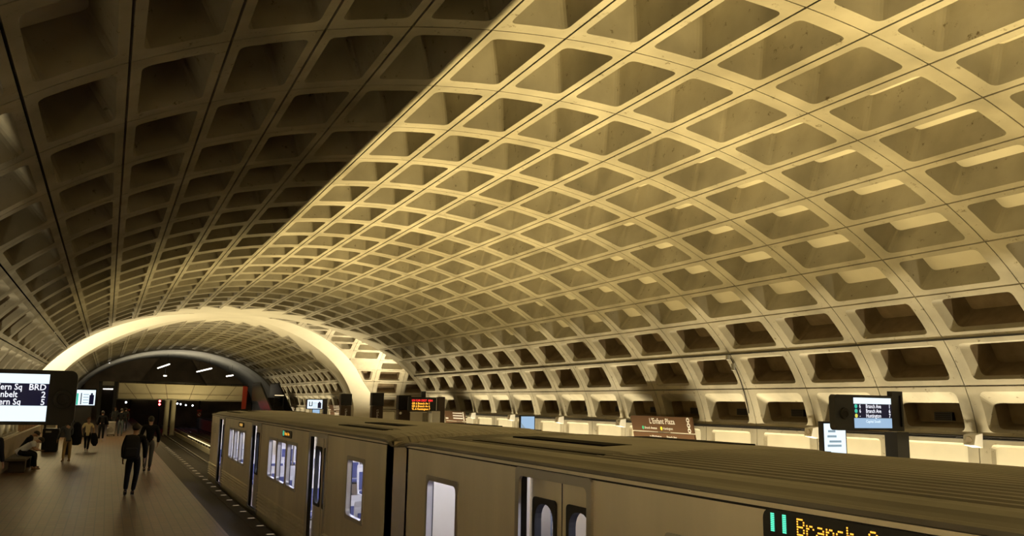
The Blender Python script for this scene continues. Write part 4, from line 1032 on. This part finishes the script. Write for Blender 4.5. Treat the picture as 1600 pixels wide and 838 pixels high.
# person in khaki trousers with a big bag
t, k, B, K = person('person in khaki trousers and slate shirt bending forward beside the litter bin', (-8.20, 37.5, 0), 0.35, 1.66, lean=.42, arms={'L': ((-.24, .30, 1.08), (-.26, .42, .88)), 'R': ((.22, .28, 1.08), (.16, .46, 1.06))},
    legs={'L': ((-.11, .02, .50), (-.13, -.02, .085)), 'R': ((.11, .02, .50), (.12, .02, .085))}, top='cloth_slate', bottom='cloth_khaki', shoe='shoe_tan', head_down=.3)
t = thing('shoulder_bag', 'large black shoulder bag hanging from the person in khaki trousers', 'bag', (-7.93, 37.95, .95))
m = MB(); m.loft([[(w_*cos(a), .10*sin(a), z) for a in [2*pi*i/14 for i in range(14)]] for z, w_ in ((-.34, .10), (-.28, .19), (-.05, .21), (.22, .17), (.48, .13), (.56, .05))], True, True); m.build('body', 'cloth_black', t, smooth=True)
m = MB(); m.tube([(-.05, 0, .5), (-.15, .03, .62), (-.28, .02, .5)], .018, 6); m.build('strap', 'cloth_black', t)
# dark figure with a pale bag
person('dark dressed person standing in the shade in front of the lift tower', (-7.10, 55.2, 0), .1, 1.72, arms={'R': ((.27, -.03, 1.15), (.34, .06, .92))}, top='cloth_black', bottom='cloth_black', coat=True, shoe='shoe_white')
t = thing('shopping_bag', 'pale grey bag in the hand of the dark dressed standing person', 'bag', (-6.64, 55.42, .46)); m = MB(); m.loft([[(w_*cos(a), .07*sin(a), z) for a in [2*pi*i/12 for i in range(12)]] for z, w_ in ((.0, .12), (.05, .17), (.2, .18), (.3, .10), (.34, .03))], True, True); m.build('pouch', 'bag_grey', t, smooth=True)
m = MB(); m.tube([(-.04, 0, .33), (0, 0, .42), (.04, 0, .33)], .01, 6); m.build('handle', 'bag_grey', t)
# group with a wheeled case further on
person('person in a dark jacket and blue jeans pulling a pale case', (-6.0, 62.0, 0), -.1, 1.80, arms={'L': ((-.27, -.02, 1.15), (-.30, .02, .90))}, top='cloth_black', bottom='denim', coat=True)
t = thing('wheeled_case', 'pale grey wheeled case with a tall handle beside the person in blue jeans', 'case', (-6.55, 61.6, 0))
m = MB(); m.bbox(-.24, .24, -.14, .14, .08, .95, .05); m.build('shell', 'bag_grey', t); m = MB()
for sx in (-.14, .14): m.tube([(sx, .1, .9), (sx, .1, 1.45)], .014, 6)
m.tube([(-.14, .1, 1.45), (.14, .1, 1.45)], .018, 6); m.build('handle', 'black_metal', t)
m = MB()
for sx in (-.2, .2): m.lathe([(.01, -.03), (.08, -.03), (.08, .03), (.01, .03)], (sx, .06, .08), 14, 'x')
m.build('wheel', 'rubber', t)
person('distant person in grey walking near the end of the left platform', (-5.55, 72, 0), 0, 1.74, top='cloth_charcoal', bottom='cloth_charcoal', arms={'L': ((-.27, -.02, 1.15), (-.30, .05, .9))})
person('distant person with red brown hair beside the far end of the left platform', (-6.25, 78, 0), pi, 1.7, top='cloth_slate', bottom='cloth_grey', hair='hair_red')
# seated pair on the bench
person('person in a pale shirt sitting bent forward on the bench', (-9.50, 33.55, 0), -pi/2, 1.74, lean=.95, hips=(0, .0, .64), head_down=.35, sleeves='short', arms={'L': ((-.22, .42, .72), (-.05, .62, .66)), 'R': ((.22, .42, .72), (.05, .62, .66))},
    legs={'L': ((-.11, .44, .52), (-.10, .40, .085)), 'R': ((.11, .46, .52), (.12, .52, .085))}, top='cloth_pale', bottom='cloth_black', shoe='shoe_tan')
person('person in black sitting slumped on the bench behind the pale shirt', (-9.52, 34.42, 0), -pi/2+.2, 1.74, lean=.55, hips=(0, 0, .64), head_down=.6, arms={'L': ((-.26, .22, .82), (-.10, .42, .66)), 'R': ((.26, .22, .82), (.10, .42, .66))},
    legs={'L': ((-.12, .44, .52), (-.12, .42, .085)), 'R': ((.12, .44, .52), (.12, .44, .085))}, top='cloth_black', bottom='cloth_black')
# person at the left edge of the view
person('person in dark clothes cut off by the left edge of the view', (-9.36, 24.1, 0), -.5, 1.78, top='cloth_navy', bottom='cloth_black', shoe='shoe_black', coat=True)
